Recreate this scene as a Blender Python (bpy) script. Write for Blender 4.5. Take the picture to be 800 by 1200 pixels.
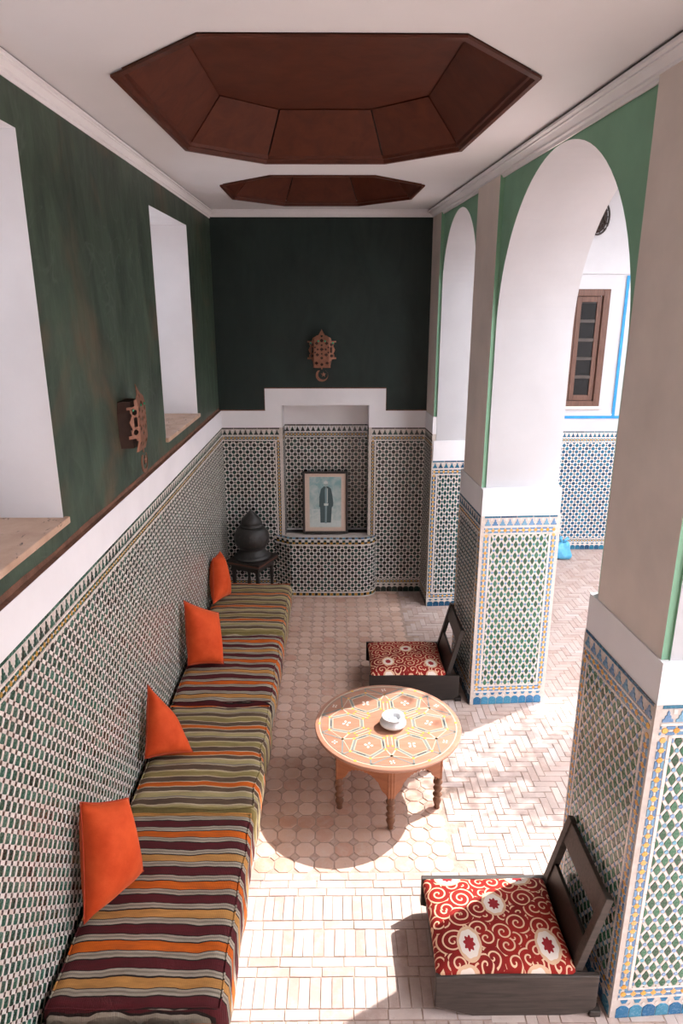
import bpy, bmesh, math, random
from math import sin, cos, pi, radians, sqrt, atan2, floor as ffloor
from mathutils import Vector, Matrix, noise

for o in list(bpy.data.objects):
    bpy.data.objects.remove(o, do_unlink=True)
scene = bpy.context.scene
COL = scene.collection
random.seed(7)

# ------------------------------------------------------------------ camera
cam_data = bpy.data.cameras.new('camera')
cam = bpy.data.objects.new('camera', cam_data)
COL.objects.link(cam)
cam.location = (0, 0, 2.75)
cam.rotation_euler = (radians(90 - 16.8), 0, radians(-0.41))
cam_data.sensor_fit = 'VERTICAL'
cam_data.sensor_height = 36.0
cam_data.lens = 24.0
cam_data.clip_start = 0.02
scene.camera = cam

# ------------------------------------------------------------------ world and sun
SUN_DIR = Vector((0.32, 0.187, 0.45)).normalized()
world = bpy.data.worlds.new('sky'); scene.world = world
world.use_nodes = True
wn = world.node_tree.nodes; wl = world.node_tree.links
wn.clear()
wo = wn.new('ShaderNodeOutputWorld'); bgn = wn.new('ShaderNodeBackground')
bgn.inputs['Color'].default_value = (0.92, 0.94, 1.0, 1)
bgn.inputs['Strength'].default_value = 3.9
wl.new(bgn.outputs[0], wo.inputs[0])
sd = bpy.data.lights.new('sun', 'SUN')
sd.energy = 4.5; sd.angle = radians(0.6); sd.color = (1.0, 0.975, 0.95)
sun = bpy.data.objects.new('sun', sd); COL.objects.link(sun)
sun.location = (6, 6, 9)
sun.rotation_euler = SUN_DIR.to_track_quat('Z', 'Y').to_euler()

vs = scene.view_settings
vs.view_transform = 'Standard'; vs.look = 'None'; vs.gamma = 1.0
vs.use_curve_mapping = False
vs.exposure = 1.18

# ------------------------------------------------------------------ materials
class NT:
    def __init__(s, name):
        s.m = bpy.data.materials.new(name); s.m.use_nodes = True
        s.t = s.m.node_tree; s.t.nodes.clear()
        s.out = s.n('ShaderNodeOutputMaterial'); s.b = s.n('ShaderNodeBsdfPrincipled')
        s.t.links.new(s.b.outputs[0], s.out.inputs[0])
    def n(s, kind, **kw):
        nd = s.t.nodes.new(kind)
        for k, v in kw.items(): setattr(nd, k, v)
        return nd
    def l(s, a, b): s.t.links.new(a, b)
    def val(s, sock, v):
        if hasattr(v, 'is_output'): s.l(v, sock)
        else: sock.default_value = v
    def math(s, op, a, b=0.0, c=None):
        nd = s.n('ShaderNodeMath', operation=op)
        s.val(nd.inputs[0], a); s.val(nd.inputs[1], b)
        if c is not None: s.val(nd.inputs[2], c)
        return nd.outputs[0]
    def mix(s, f, a, b, blend='MIX'):
        nd = s.n('ShaderNodeMix', data_type='RGBA', blend_type=blend)
        s.val(nd.inputs[0], f)
        for i, v in ((6, a), (7, b)):
            if hasattr(v, 'is_output'): s.l(v, nd.inputs[i])
            else: nd.inputs[i].default_value = (*v[:3], 1)
        return nd.outputs[2]
    def ramp(s, f, stops, interp='LINEAR'):
        nd = s.n('ShaderNodeValToRGB'); cr = nd.color_ramp; cr.interpolation = interp
        while len(cr.elements) > 1: cr.elements.remove(cr.elements[-1])
        for i, (p, c) in enumerate(stops):
            e = cr.elements[0] if i == 0 else cr.elements.new(p)
            e.position = p; e.color = (*c[:3], 1) if not isinstance(c, (int, float)) else (c, c, c, 1)
        s.l(f, nd.inputs[0]); return nd.outputs[0]
    def coord(s, which='Object'): return s.n('ShaderNodeTexCoord').outputs[which]
    def noise(s, vec, scale, detail=4, rough=.55, dist=0.0):
        nd = s.n('ShaderNodeTexNoise'); s.l(vec, nd.inputs['Vector'])
        nd.inputs['Scale'].default_value = scale; nd.inputs['Detail'].default_value = detail
        nd.inputs['Roughness'].default_value = rough; nd.inputs['Distortion'].default_value = dist
        return nd.outputs['Fac']
    def mapping(s, vec, scale=(1, 1, 1), loc=(0, 0, 0), rot=(0, 0, 0)):
        nd = s.n('ShaderNodeMapping'); s.l(vec, nd.inputs['Vector'])
        nd.inputs['Scale'].default_value = scale; nd.inputs['Location'].default_value = loc
        nd.inputs['Rotation'].default_value = rot
        return nd.outputs[0]
    def sep(s, vec):
        nd = s.n('ShaderNodeSeparateXYZ'); s.l(vec, nd.inputs[0]); return nd.outputs
    def bump(s, h, strength=.3, dist=.01):
        nd = s.n('ShaderNodeBump'); s.l(h, nd.inputs['Height'])
        nd.inputs['Strength'].default_value = strength; nd.inputs['Distance'].default_value = dist
        s.l(nd.outputs[0], s.b.inputs['Normal'])
    def base(s, v):
        if hasattr(v, 'is_output'): s.l(v, s.b.inputs['Base Color'])
        else: s.b.inputs['Base Color'].default_value = (*v[:3], 1)
    def rough(s, v): s.val(s.b.inputs['Roughness'], v)
    def rnd(s):
        a = s.n('ShaderNodeObjectInfo').outputs['Random']
        b = s.n('ShaderNodeNewGeometry').outputs['Random Per Island']
        return s.math('FRACT', s.math('ADD', a, b))

M = {}
def srgb(r, g, b):
    f = lambda c: (c / 255 / 12.92) if c <= 10 else ((c / 255 + .055) / 1.055) ** 2.4
    return (f(r), f(g), f(b))

def plaster(name, col, var=.06, rough=.8, bump=.15, scale=3.0):
    k = NT(name); c = k.coord()
    n1 = k.noise(c, scale, 5); n2 = k.noise(c, scale * 14, 3)
    dk = tuple(x * (1 - var * 2) for x in col); lt = tuple(min(1, x * (1 + var)) for x in col)
    k.base(k.mix(k.ramp(n1, [(.3, 0), (.7, 1)]), dk, lt))
    k.rough(rough); k.bump(k.math('ADD', n1, k.math('MULTIPLY', n2, .3)), bump, .01)
    M[name] = k.m
plaster('white_plaster', (.83, .81, .825), .03)
plaster('ceiling_paint', (.82, .81, .83), .02, .85, .05, 1.5)
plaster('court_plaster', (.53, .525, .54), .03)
plaster('cream_plaster', (.78, .68, .61), .07, .75, .12, 2.5)
plaster('brown_edge', (.17, .075, .045), .2, .8, .4, 20)
plaster('grout', (.62, .55, .50), .08, .8, .3, 30)
plaster('floor_grout', (.43, .31, .25), .15, .9, .5, 25)
plaster('spandrel_green', (.235, .45, .30), .08, .7, .1, 3)
plaster('blue_paint', (.02, .27, .60), .1, .6, .1, 20)

def green_wall(name, deep, light, brown, amt):
    k = NT(name); c = k.coord()
    st = k.noise(k.mapping(c, (1.5, 1.5, .75)), 1.9, 9, .66, 1.3)
    st2 = k.noise(k.mapping(c, (6, 6, 1.6)), 2.0, 6, .65, .8)
    big = k.noise(c, 1.1, 4, .6, 1.2)
    sw = k.noise(c, 2.3, 3, .45, 2.6)
    base = k.mix(k.ramp(st, [(.30, 0), (.72, 1)]), deep, light)
    base = k.mix(k.math('MULTIPLY', k.ramp(big, [(.52, 0), (.70, 1)]), amt), base, brown)
    scuff = k.math('MULTIPLY', k.ramp(sw, [(.470, 0), (.497, 1), (.525, 0)]), k.ramp(st2, [(.42, 0), (.66, 1)]))
    scuff = k.math('MULTIPLY', scuff, k.ramp(big, [(.36, 1), (.56, 0)]))
    base = k.mix(k.math('MULTIPLY', scuff, .55 * max(0, amt - .25)), base, (.20, .23, .20))
    k.base(base); k.rough(k.ramp(st2, [(.2, .40), (.8, .62)])); k.b.inputs['Specular IOR Level'].default_value = .35
    k.bump(st2, .18, .01); M[name] = k.m
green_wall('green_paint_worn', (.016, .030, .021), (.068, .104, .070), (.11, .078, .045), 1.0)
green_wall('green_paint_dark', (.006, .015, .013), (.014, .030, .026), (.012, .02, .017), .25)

def tile(name, stops, rough=.18, spec=.5):
    k = NT(name); r = k.rnd()
    col = k.ramp(r, stops)
    n = k.noise(k.coord(), 90, 2)
    k.base(k.mix(k.math('MULTIPLY', k.ramp(n, [(.35, 0), (.7, 1)]), .25), col, (.5, .45, .4)) if False else col)
    k.rough(k.ramp(n, [(.3, rough), (.8, rough + .18)]))
    k.bump(n, .12, .004); M[name] = k.m
tile('tile_white', [(0, (.62, .57, .52)), (.5, (.72, .68, .64)), (1, (.66, .64, .62))])
tile('tile_white_warm', [(0, (.66, .56, .50)), (.5, (.74, .68, .64)), (1, (.70, .62, .58))])
tile('tile_green', [(0, (.012, .028, .022)), (.25, (.022, .075, .052)), (.5, (.04, .125, .09)), (.75, (.022, .055, .045)), (1, (.075, .16, .12))])
tile('tile_green_dark', [(0, (.006, .010, .009)), (.4, (.010, .024, .020)), (.8, (.016, .055, .045)), (1, (.012, .022, .018))])
tile('tile_green_lozenge', [(0, (.015, .065, .035)), (.5, (.03, .135, .07)), (1, (.055, .17, .10))])
tile('tile_green_court', [(0, (.008, .025, .03)), (.5, (.010, .075, .065)), (1, (.02, .04, .04))])
tile('tile_black', [(0, (.012, .008, .008)), (1, (.03, .02, .018))])
tile('tile_dot', [(0, (.045, .025, .022)), (.6, (.09, .055, .045)), (1, (.05, .05, .05))])
tile('tile_blue', [(0, (.09, .20, .37)), (.5, (.13, .27, .46)), (1, (.15, .33, .46))])
tile('tile_blue_pale', [(0, (.16, .28, .48)), (.5, (.24, .36, .55)), (.8, (.12, .36, .46)), (1, (.30, .40, .56))])
tile('tile_blue_deep', [(0, (.010, .055, .12)), (.5, (.015, .105, .20)), (1, (.02, .15, .24))])
tile('tile_blue_base', [(0, (.025, .13, .28)), (.5, (.035, .19, .36)), (1, (.06, .25, .38))])
tile('tile_teal', [(0, (.010, .06, .10)), (.5, (.015, .10, .16)), (1, (.03, .16, .22))])
tile('tile_mustard', [(0, (.40, .21, .035)), (.5, (.55, .30, .06)), (1, (.36, .22, .06))])
tile('tile_orange', [(0, (.62, .30, .05)), (.5, (.75, .42, .09)), (1, (.66, .38, .14))])

def terracotta(name, stops, rough=.55):
    k = NT(name); r = k.rnd(); c = k.coord('Generated'); w = k.n('ShaderNodeNewGeometry').outputs['Position']
    n = k.noise(w, 18, 6, .65); n2 = k.noise(w, 3, 3); n3 = k.noise(w, 60, 4)
    col = k.ramp(r, stops)
    col = k.mix(k.math('MULTIPLY', k.ramp(n, [(.45, 0), (.75, 1)]), .55), col, (.64, .53, .48))
    col = k.mix(k.math('MULTIPLY', k.ramp(n2, [(.4, 0), (.75, 1)]), .3), col, (.40, .22, .15))
    col = k.mix(k.math('MULTIPLY', k.ramp(n3, [(.62, 0), (.75, 1)]), .25), col, (.20, .14, .11))
    k.base(col); k.rough(k.ramp(n, [(.3, rough - .18), (.7, rough + .15)])); k.bump(k.math('ADD', n, k.math('MULTIPLY', n3, .4)), .25, .006)
    M[name] = k.m
terracotta('terracotta', [(0, (.50, .31, .23)), (.25, (.62, .42, .33)), (.5, (.57, .37, .28)), (.75, (.67, .47, .38)), (1, (.52, .29, .21))])
terracotta('terracotta_brick', [(0, (.42, .32, .28)), (.3, (.50, .41, .37)), (.6, (.39, .28, .24)), (1, (.53, .44, .41))])
terracotta('terracotta_dot', [(0, (.42, .27, .21)), (1, (.52, .36, .28))])

def wood(name, a, b, rough=.4, scale=6, stretch=(1, 12, 12), spec=.5):
    k = NT(name); c = k.coord()
    n = k.noise(k.mapping(c, stretch), scale, 7, .6, .6); n2 = k.noise(c, 2.3, 4)
    col = k.mix(k.ramp(n, [(.3, 0), (.7, 1)]), a, b)
    col = k.mix(k.math('MULTIPLY', n2, .35), col, tuple(x * .55 for x in a))
    k.base(col); k.rough(rough); k.bump(n, .2, .004); k.b.inputs['Specular IOR Level'].default_value = spec
    M[name] = k.m
wood('coffer_wood', (.078, .018, .008), (.132, .033, .014), .55, 5, (2, 2, 2), .3)
wood('coffer_molding', (.075, .017, .008), (.12, .030, .013), .55, 6, (2, 2, 2), .3)
wood('dark_wood', (.012, .009, .008), (.030, .022, .018), .38)
wood('dark_wood_worn', (.032, .024, .020), (.095, .072, .060), .5)
wood('table_wood', (.30, .10, .04), (.44, .16, .065), .35, 7, (1, 1, 6))
wood('table_top_wood', (.37, .165, .10), (.46, .23, .155), .30, 5, (1, 8, 1))
wood('leg_wood', (.13, .055, .028), (.24, .105, .055), .4, 9, (5, 5, 1))
wood('window_wood', (.085, .035, .022), (.17, .078, .05), .5, 8, (6, 6, 1))
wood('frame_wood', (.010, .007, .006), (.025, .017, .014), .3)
wood('inlay_red', (.12, .035, .02), (.20, .06, .03), .35)
wood('bark', (.10, .07, .05), (.18, .13, .09), .8)

k = NT('sill_stone'); c = k.coord()
n = k.noise(k.mapping(c, (1, .5, 1)), 26, 8, .7, .8); n2 = k.noise(c, 7, 5)
cc = k.mix(k.ramp(n2, [(.3, 0), (.7, 1)]), (.42, .25, .165), (.60, .42, .31))
k.base(k.mix(k.ramp(n, [(.60, 0), (.66, 1)]), cc, (.035, .022, .016))); k.rough(.5); k.bump(n, .2, .005); M['sill_stone'] = k.m

def metal(name, col, rough=.5, met=.7):
    k = NT(name); n = k.noise(k.coord(), 35, 5)
    k.base(k.mix(n, tuple(x * .55 for x in col), tuple(min(1, x * 1.3) for x in col)))
    k.rough(rough); k.b.inputs['Metallic'].default_value = met; k.bump(n, .25, .004); M[name] = k.m
metal('rusty_copper', (.26, .115, .07), .5, .45)
metal('lamp_box', (.05, .022, .014), .6, .2)
metal('dark_metal', (.050, .047, .045), .52, .5)
metal('filigree_metal', (.06, .05, .045), .5, .5)
k = NT('glass_dark'); k.base((.010, .010, .010)); k.rough(.25); k.b.inputs['Specular IOR Level'].default_value = .25; M['glass_dark'] = k.m
k = NT('window_glass'); k.base((.9, .95, 1)); k.rough(.03); k.b.inputs['Transmission Weight'].default_value = 1.0; k.b.inputs['IOR'].default_value = 1.05; M['window_glass'] = k.m
k = NT('green_gem'); k.base((.05, .35, .18)); k.rough(.08); M['green_gem'] = k.m
k = NT('ceramic_white'); n = k.noise(k.coord(), 30, 3)
k.base(k.mix(n, (.66, .68, .70), (.84, .84, .84))); k.rough(.18); M['ceramic_white'] = k.m
k = NT('ash'); n = k.noise(k.coord(), 120, 4); k.base(k.mix(n, (.12, .12, .14), (.5, .52, .58))); k.rough(.9); M['ash'] = k.m
def flat(name, col, rough=.5):
    k = NT(name); n = k.noise(k.coord(), 60, 3)
    k.base(k.mix(n, tuple(x * .85 for x in col), tuple(min(1, x * 1.1) for x in col))); k.rough(rough); M[name] = k.m
flat('inlay_grey', (.20, .21, .19), .3); flat('inlay_cream', (.50, .42, .32), .3); flat('inlay_black', (.03, .03, .035), .3)
flat('inlay_yellow', (.66, .36, .06), .3); flat('inlay_white', (.78, .74, .68), .3)
flat('photo_paper', (.66, .50, .40), .5); flat('print_teal', (.30, .47, .46), .4); flat('print_pale', (.58, .63, .60), .4)
flat('print_dark', (.045, .085, .09), .4); flat('print_mid', (.20, .30, .31), .4); flat('print_skin', (.32, .40, .38), .4)
k = NT('plastic_blue'); n = k.noise(k.coord(), 22, 4)
k.base(k.mix(n, (.03, .32, .62), (.20, .60, .85))); k.rough(.3); k.b.inputs['Transmission Weight'].default_value = .1; k.bump(n, .6, .02); M['plastic_blue'] = k.m

# print with soft photographic tones
k = NT('print_backdrop'); c = k.coord('Generated')
n = k.noise(k.mapping(c, (2, 1, 3)), 2.2, 5, .55, .6); z = k.sep(c)[2]
k.base(k.mix(k.ramp(k.math('ADD', k.math('MULTIPLY', n, .9), k.math('MULTIPLY', z, .35)), [(.45, 0), (.85, 1)]), (.58, .62, .58), (.20, .36, .37)))
k.rough(.35); M['print_backdrop'] = k.m

k = NT('orange_velvet'); c = k.coord()
n = k.noise(c, 9, 5, .6); n2 = k.noise(c, 160, 2)
k.base(k.mix(k.ramp(n, [(.35, 0), (.7, 1)]), (.55, .055, .010), (.70, .095, .022)))
k.rough(.75); k.b.inputs['Sheen Weight'].default_value = .35; k.b.inputs['Sheen Roughness'].default_value = .4; k.b.inputs['Specular IOR Level'].default_value = .2
k.b.inputs['Sheen Tint'].default_value = (1, .45, .25, 1)
k.bump(k.math('ADD', n, k.math('MULTIPLY', n2, .15)), .25, .01); M['orange_velvet'] = k.m
k = NT('orange_piping'); k.base((.42, .045, .012)); k.rough(.8); M['orange_piping'] = k.m

def stripes(name, bands, period, phase):
    k = NT(name); c = k.coord()
    wv = k.noise(k.mapping(c, (3, 1.2, 3)), 1.6, 3)
    y = k.math('ADD', k.sep(c)[1], k.math('MULTIPLY', k.math('SUBTRACT', wv, .5), .035))
    t = k.math('FRACT', k.math('ADD', k.math('DIVIDE', y, period), phase))
    tot = sum(b[0] for b in bands); p = 0; st = []
    for w, col in bands:
        st.append((p / tot, col)); p += w
    col = k.ramp(t, st, 'CONSTANT')
    fine = k.n('ShaderNodeTexWave', wave_type='BANDS', bands_direction='X'); k.l(c, fine.inputs['Vector']); fine.inputs['Scale'].default_value = 55
    nn = k.noise(k.mapping(c, (1, 6, 1)), 9, 5, .65)
    col = k.mix(k.math('MULTIPLY', k.ramp(nn, [(.3, 1), (.65, 0)]), .38), col, (.02, .012, .012))
    col = k.mix(k.math('MULTIPLY', fine.outputs['Fac'], .16), col, (.05, .04, .035))
    k.base(col); k.rough(.85); k.b.inputs['Specular IOR Level'].default_value = .2
    k.bump(k.math('ADD', k.math('MULTIPLY', fine.outputs['Fac'], .4), nn), .35, .006); M[name] = k.m
MAR, ORA, GLD, GRY, BLK = (.095, .010, .014), (.64, .125, .008), (.56, .27, .075), (.44, .38, .30), (.02, .012, .010)
GR2 = (.27, .23, .18)
def withline(cols):
    out = []
    for w, c_ in cols: out += [(.006, BLK), (.010, GRY), (.008, GR2), (.008, GRY), (.004, BLK), (w, c_)]
    return out
stripes('stripe_maroon', withline([(.040, MAR), (.040, ORA), (.040, MAR), (.038, GLD)]), .292, .3)
BRN, OLV, CRM, LOL = (.125, .080, .050), (.30, .235, .085), (.60, .48, .33), (.44, .36, .17)
stripes('stripe_olive', [(.006, CRM), (.030, ORA), (.006, CRM), (.036, BRN), (.006, CRM), (.034, OLV), (.008, LOL), (.006, CRM), (.034, BRN), (.004, CRM), (.010, GR2), (.030, LOL), (.008, CRM), (.030, BRN)], .25, .25)

# red cushion with cream scrolls and oval medallions
def red_cushion(name, meds):
    k = NT(name); c = k.coord(); s = k.sep(c)
    d = k.n('ShaderNodeVectorMath', operation='ADD')
    nz = k.n('ShaderNodeTexNoise'); k.l(c, nz.inputs['Vector']); nz.inputs['Scale'].default_value = 7
    flatv = k.n('ShaderNodeCombineXYZ'); k.l(s[0], flatv.inputs[0]); k.l(s[1], flatv.inputs[1])
    vo = k.n('ShaderNodeTexVoronoi'); k.l(flatv.outputs[0], vo.inputs['Vector']); vo.inputs['Scale'].default_value = 12; vo.inputs['Randomness'].default_value = .75
    sub = k.n('ShaderNodeVectorMath', operation='SUBTRACT'); k.l(flatv.outputs[0], sub.inputs[0]); k.l(vo.outputs['Position'], sub.inputs[1])
    q = k.sep(sub.outputs[0])
    ang = k.math('DIVIDE', k.math('ARCTAN2', q[1], q[0]), 2 * pi)
    r = k.math('SQRT', k.math('ADD', k.math('MULTIPLY', q[0], q[0]), k.math('MULTIPLY', q[1], q[1])))
    sgn = k.math('SUBTRACT', k.math('MULTIPLY', k.math('GREATER_THAN', k.sep(vo.outputs['Color'])[0], .5), 2), 1)
    t = k.math('FRACT', k.math('ADD', k.math('MULTIPLY', ang, sgn), k.math('MULTIPLY', r, 38)))
    line = k.math('LESS_THAN', t, .26)
    shade = k.noise(c, 6, 3)
    red = k.mix(k.ramp(shade, [(.35, 0), (.65, 1)]), (.18, .007, .006), (.32, .015, .009))
    col = k.mix(line, red, (.74, .47, .30))
    for mx, my, rx, ry in meds:
        ex = k.math('DIVIDE', k.math('SUBTRACT', s[0], mx), rx); ey = k.math('DIVIDE', k.math('SUBTRACT', s[1], my), ry)
        e = k.math('SQRT', k.math('ADD', k.math('MULTIPLY', ex, ex), k.math('MULTIPLY', ey, ey)))
        pet = k.math('MULTIPLY', k.math('SINE', k.math('MULTIPLY', k.math('ARCTAN2', ey, ex), 8)), .07)
        col = k.mix(k.math('LESS_THAN', e, 1.0), col, (.66, .42, .27))
        col = k.mix(k.math('LESS_THAN', k.math('ADD', e, k.math('MULTIPLY', pet, .4)), .80), col, (.76, .66, .58))
        col = k.mix(k.math('LESS_THAN', k.math('ADD', e, pet), .42), col, (.30, .018, .022))
    w = k.noise(c, 240, 2)
    k.base(col); k.rough(.75); k.b.inputs['Specular IOR Level'].default_value = .25; k.bump(k.math('ADD', w, line), .2, .003); M[name] = k.m
k = NT('leaf'); r = k.rnd(); k.base(k.ramp(r, [(0, (.02, .07, .015)), (1, (.06, .14, .03))])); k.rough(.4); M['leaf'] = k.m

# ------------------------------------------------------------------ helpers
def link(o, parent=None):
    COL.objects.link(o)
    if parent is not None: o.parent = parent
    return o
class MB:
    def __init__(s): s.v = []; s.f = []; s.mi = []
    def add(s, vs, fs, mi=0):
        b = len(s.v); s.v += [tuple(p) for p in vs]
        s.f += [tuple(b + i for i in f) for f in fs]; s.mi += [mi] * len(fs)
    def quad(s, a, b, c, d, mi=0): s.add([a, b, c, d], [(0, 1, 2, 3)], mi)
    def box(s, x0, x1, y0, y1, z0, z1, mi=0):
        s.add([(x0, y0, z0), (x1, y0, z0), (x1, y1, z0), (x0, y1, z0), (x0, y0, z1), (x1, y0, z1), (x1, y1, z1), (x0, y1, z1)],
              [(3, 2, 1, 0), (4, 5, 6, 7), (0, 1, 5, 4), (1, 2, 6, 5), (2, 3, 7, 6), (3, 0, 4, 7)], mi)
    def prism(s, poly, fn, h0, h1, inset=0.0, mi=0, back=False):
        n = len(poly)
        cx = sum(p[0] for p in poly) / n; cy = sum(p[1] for p in poly) / n
        A = [fn(p[0], p[1], h0) for p in poly]
        if inset > 0:
            top = []
            for p in poly:
                dx, dy = cx - p[0], cy - p[1]; L = sqrt(dx * dx + dy * dy) or 1
                top.append((p[0] + dx / L * inset * 1.3, p[1] + dy / L * inset * 1.3))
        else: top = poly
        B = [fn(p[0], p[1], h1) for p in top]
        fs = [tuple(range(n, 2 * n))] + [(i, (i + 1) % n, n + (i + 1) % n, n + i) for i in range(n)]
        if back: fs.append(tuple(reversed(range(n))))
        s.add(A + B, fs, mi)
    def tube(s, pts, r, n=8, mi=0, closed=False):
        rings = []
        for i, p in enumerate(pts):
            p = Vector(p)
            a = Vector(pts[i - 1] if (i > 0 or closed) else pts[0]); b = Vector(pts[(i + 1) % len(pts)] if (i < len(pts) - 1 or closed) else pts[-1])
            t = (b - a).normalized(); up = Vector((0, 0, 1)) if abs(t.z) < .9 else Vector((1, 0, 0))
            u = t.cross(up).normalized(); w = u.cross(t)
            rr = r[i] if isinstance(r, (list, tuple)) else r
            rings.append([p + (u * cos(2 * pi * j / n) + w * sin(2 * pi * j / n)) * rr for j in range(n)])
        b0 = len(s.v)
        for ring in rings: s.v += [tuple(q) for q in ring]
        m = len(rings)
        for i in range(m if closed else m - 1):
            for j in range(n):
                s.f.append((b0 + i * n + j, b0 + i * n + (j + 1) % n, b0 + ((i + 1) % m) * n + (j + 1) % n, b0 + ((i + 1) % m) * n + j)); s.mi.append(mi)
        if not closed:
            s.f.append(tuple(b0 + j for j in reversed(range(n)))); s.mi.append(mi)
            s.f.append(tuple(b0 + (m - 1) * n + j for j in range(n))); s.mi.append(mi)
    def lathe(s, prof, n=28, c=(0, 0, 0), mi=0):
        b0 = len(s.v)
        for r, z in prof:
            for j in range(n):
                a = 2 * pi * j / n; s.v.append((c[0] + r * cos(a), c[1] + r * sin(a), c[2] + z))
        for i in range(len(prof) - 1):
            for j in range(n):
                s.f.append((b0 + i * n + j, b0 + i * n + (j + 1) % n, b0 + (i + 1) * n + (j + 1) % n, b0 + (i + 1) * n + j)); s.mi.append(mi)
        s.f.append(tuple(b0 + j for j in reversed(range(n)))); s.mi.append(mi)
        s.f.append(tuple(b0 + (len(prof) - 1) * n + j for j in range(n))); s.mi.append(mi)
    def mesh(s, name, mats, smooth=False):
        me = bpy.data.meshes.new(name); me.from_pydata(s.v, [], s.f)
        for m in (mats if isinstance(mats, (list, tuple)) else [mats]): me.materials.append(M[m])
        if any(s.mi): me.polygons.foreach_set('material_index', s.mi)
        if smooth: me.polygons.foreach_set('use_smooth', [True] * len(me.polygons))
        me.update(); return me
    def obj(s, name, mats, parent=None, smooth=False, fix=True):
        me = s.mesh(name, mats, smooth)
        if fix:
            bm = bmesh.new(); bm.from_mesh(me); bmesh.ops.recalc_face_normals(bm, faces=bm.faces); bm.to_mesh(me); bm.free()
        return link(bpy.data.objects.new(name, me), parent)
def bevel(o, w=.004, seg=2, angle=35):
    b = o.modifiers.new('bevel', 'BEVEL'); b.width = w; b.segments = seg; b.limit_method = 'ANGLE'; b.angle_limit = radians(angle)
    return o
def empty(name, loc=(0, 0, 0), rz=0, parent=None):
    e = bpy.data.objects.new(name, None); e.location = loc; e.rotation_euler = (0, 0, rz); e.empty_display_size = .1
    return link(e, parent)
def tag(o, label, cat, group=None):
    o['label'] = label; o['category'] = cat
    if group: o['group'] = group
    return o
def struct(o, label=None):
    o['kind'] = 'structure'
    if label: o['label'] = label
    return o
def stuff(o): o['kind'] = 'stuff'; return o
def bx(name, mats, parent, x0, x1, y0, y1, z0, z1, bev=.003):
    m = MB(); m.box(x0, x1, y0, y1, z0, z1); o = m.obj(name, mats, parent)
    if bev: bevel(o, bev)
    return o
def clip(poly, x0, x1, y0, y1):
    for ax, lim, sg in ((0, x0, 1), (0, x1, -1), (1, y0, 1), (1, y1, -1)):
        out = []
        for i in range(len(poly)):
            a, b = poly[i], poly[(i + 1) % len(poly)]
            da, db = (a[ax] - lim) * sg, (b[ax] - lim) * sg
            if da >= 0: out.append(a)
            if da * db < 0:
                t = da / (da - db); out.append((a[0] + (b[0] - a[0]) * t, a[1] + (b[1] - a[1]) * t))
        poly = out
        if len(poly) < 3: return None
    ar = abs(sum(poly[i][0] * poly[(i + 1) % len(poly)][1] - poly[(i + 1) % len(poly)][0] * poly[i][1] for i in range(len(poly)))) / 2
    return poly if ar > 6e-6 else None

F_PX, PITCH, YAW = 800.0, radians(16.8), radians(-.41)
_fw = Vector((sin(-YAW) * cos(PITCH), cos(YAW) * cos(PITCH), -sin(PITCH))); _rt = Vector((cos(YAW), sin(YAW), 0)); _up = _rt.cross(_fw)
def in_view(p, m=12):
    d = Vector(p) - Vector((0, 0, 2.75)); w = d.dot(_fw)
    if w < .1: return False
    u = 400 + F_PX * d.dot(_rt) / w; v = 600 - F_PX * d.dot(_up) / w
    return -m < u < 800 + m and -m < v < 1200 + m

# ------------------------------------------------------------------ mosaic panels
SCHEMES = {
    'green': dict(line='tile_black', tri='tile_green_dark', band='tile_green_dark', oct='tile_mustard', white='tile_white', base='tile_green_dark', star='tile_green_dark', dot='tile_black'),
    'left': dict(line='tile_green', tri='tile_green', band='tile_green', oct='tile_mustard', white='tile_white_warm', base='tile_green', star='tile_green', dot='tile_dot'),
    'blue': dict(line='tile_blue_deep', tri='tile_blue', band='tile_blue', oct='tile_orange', white='tile_white_warm', base='tile_blue_base', star='tile_green_lozenge', dot='tile_blue_pale'),
    'bluefar': dict(line='tile_blue_deep', tri='tile_blue_deep', band='tile_blue_deep', oct='tile_orange', white='tile_white', base='tile_blue_deep', star='tile_green_court', dot='tile_teal'),
    'court': dict(line='tile_teal', tri='tile_blue_deep', band='tile_teal', oct='tile_mustard', white='tile_white', base='tile_blue_deep', star='tile_blue_deep', dot='tile_black'),
}
NAMES = {'star': 'star_tile', 'tri': 'merlon_tile', 'oct': 'yellow_tile', 'dot': 'dot_tile', 'white': 'white_tile', 'band': 'border_tile', 'base': 'base_tile', 'line': 'edge_tile'}
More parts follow.
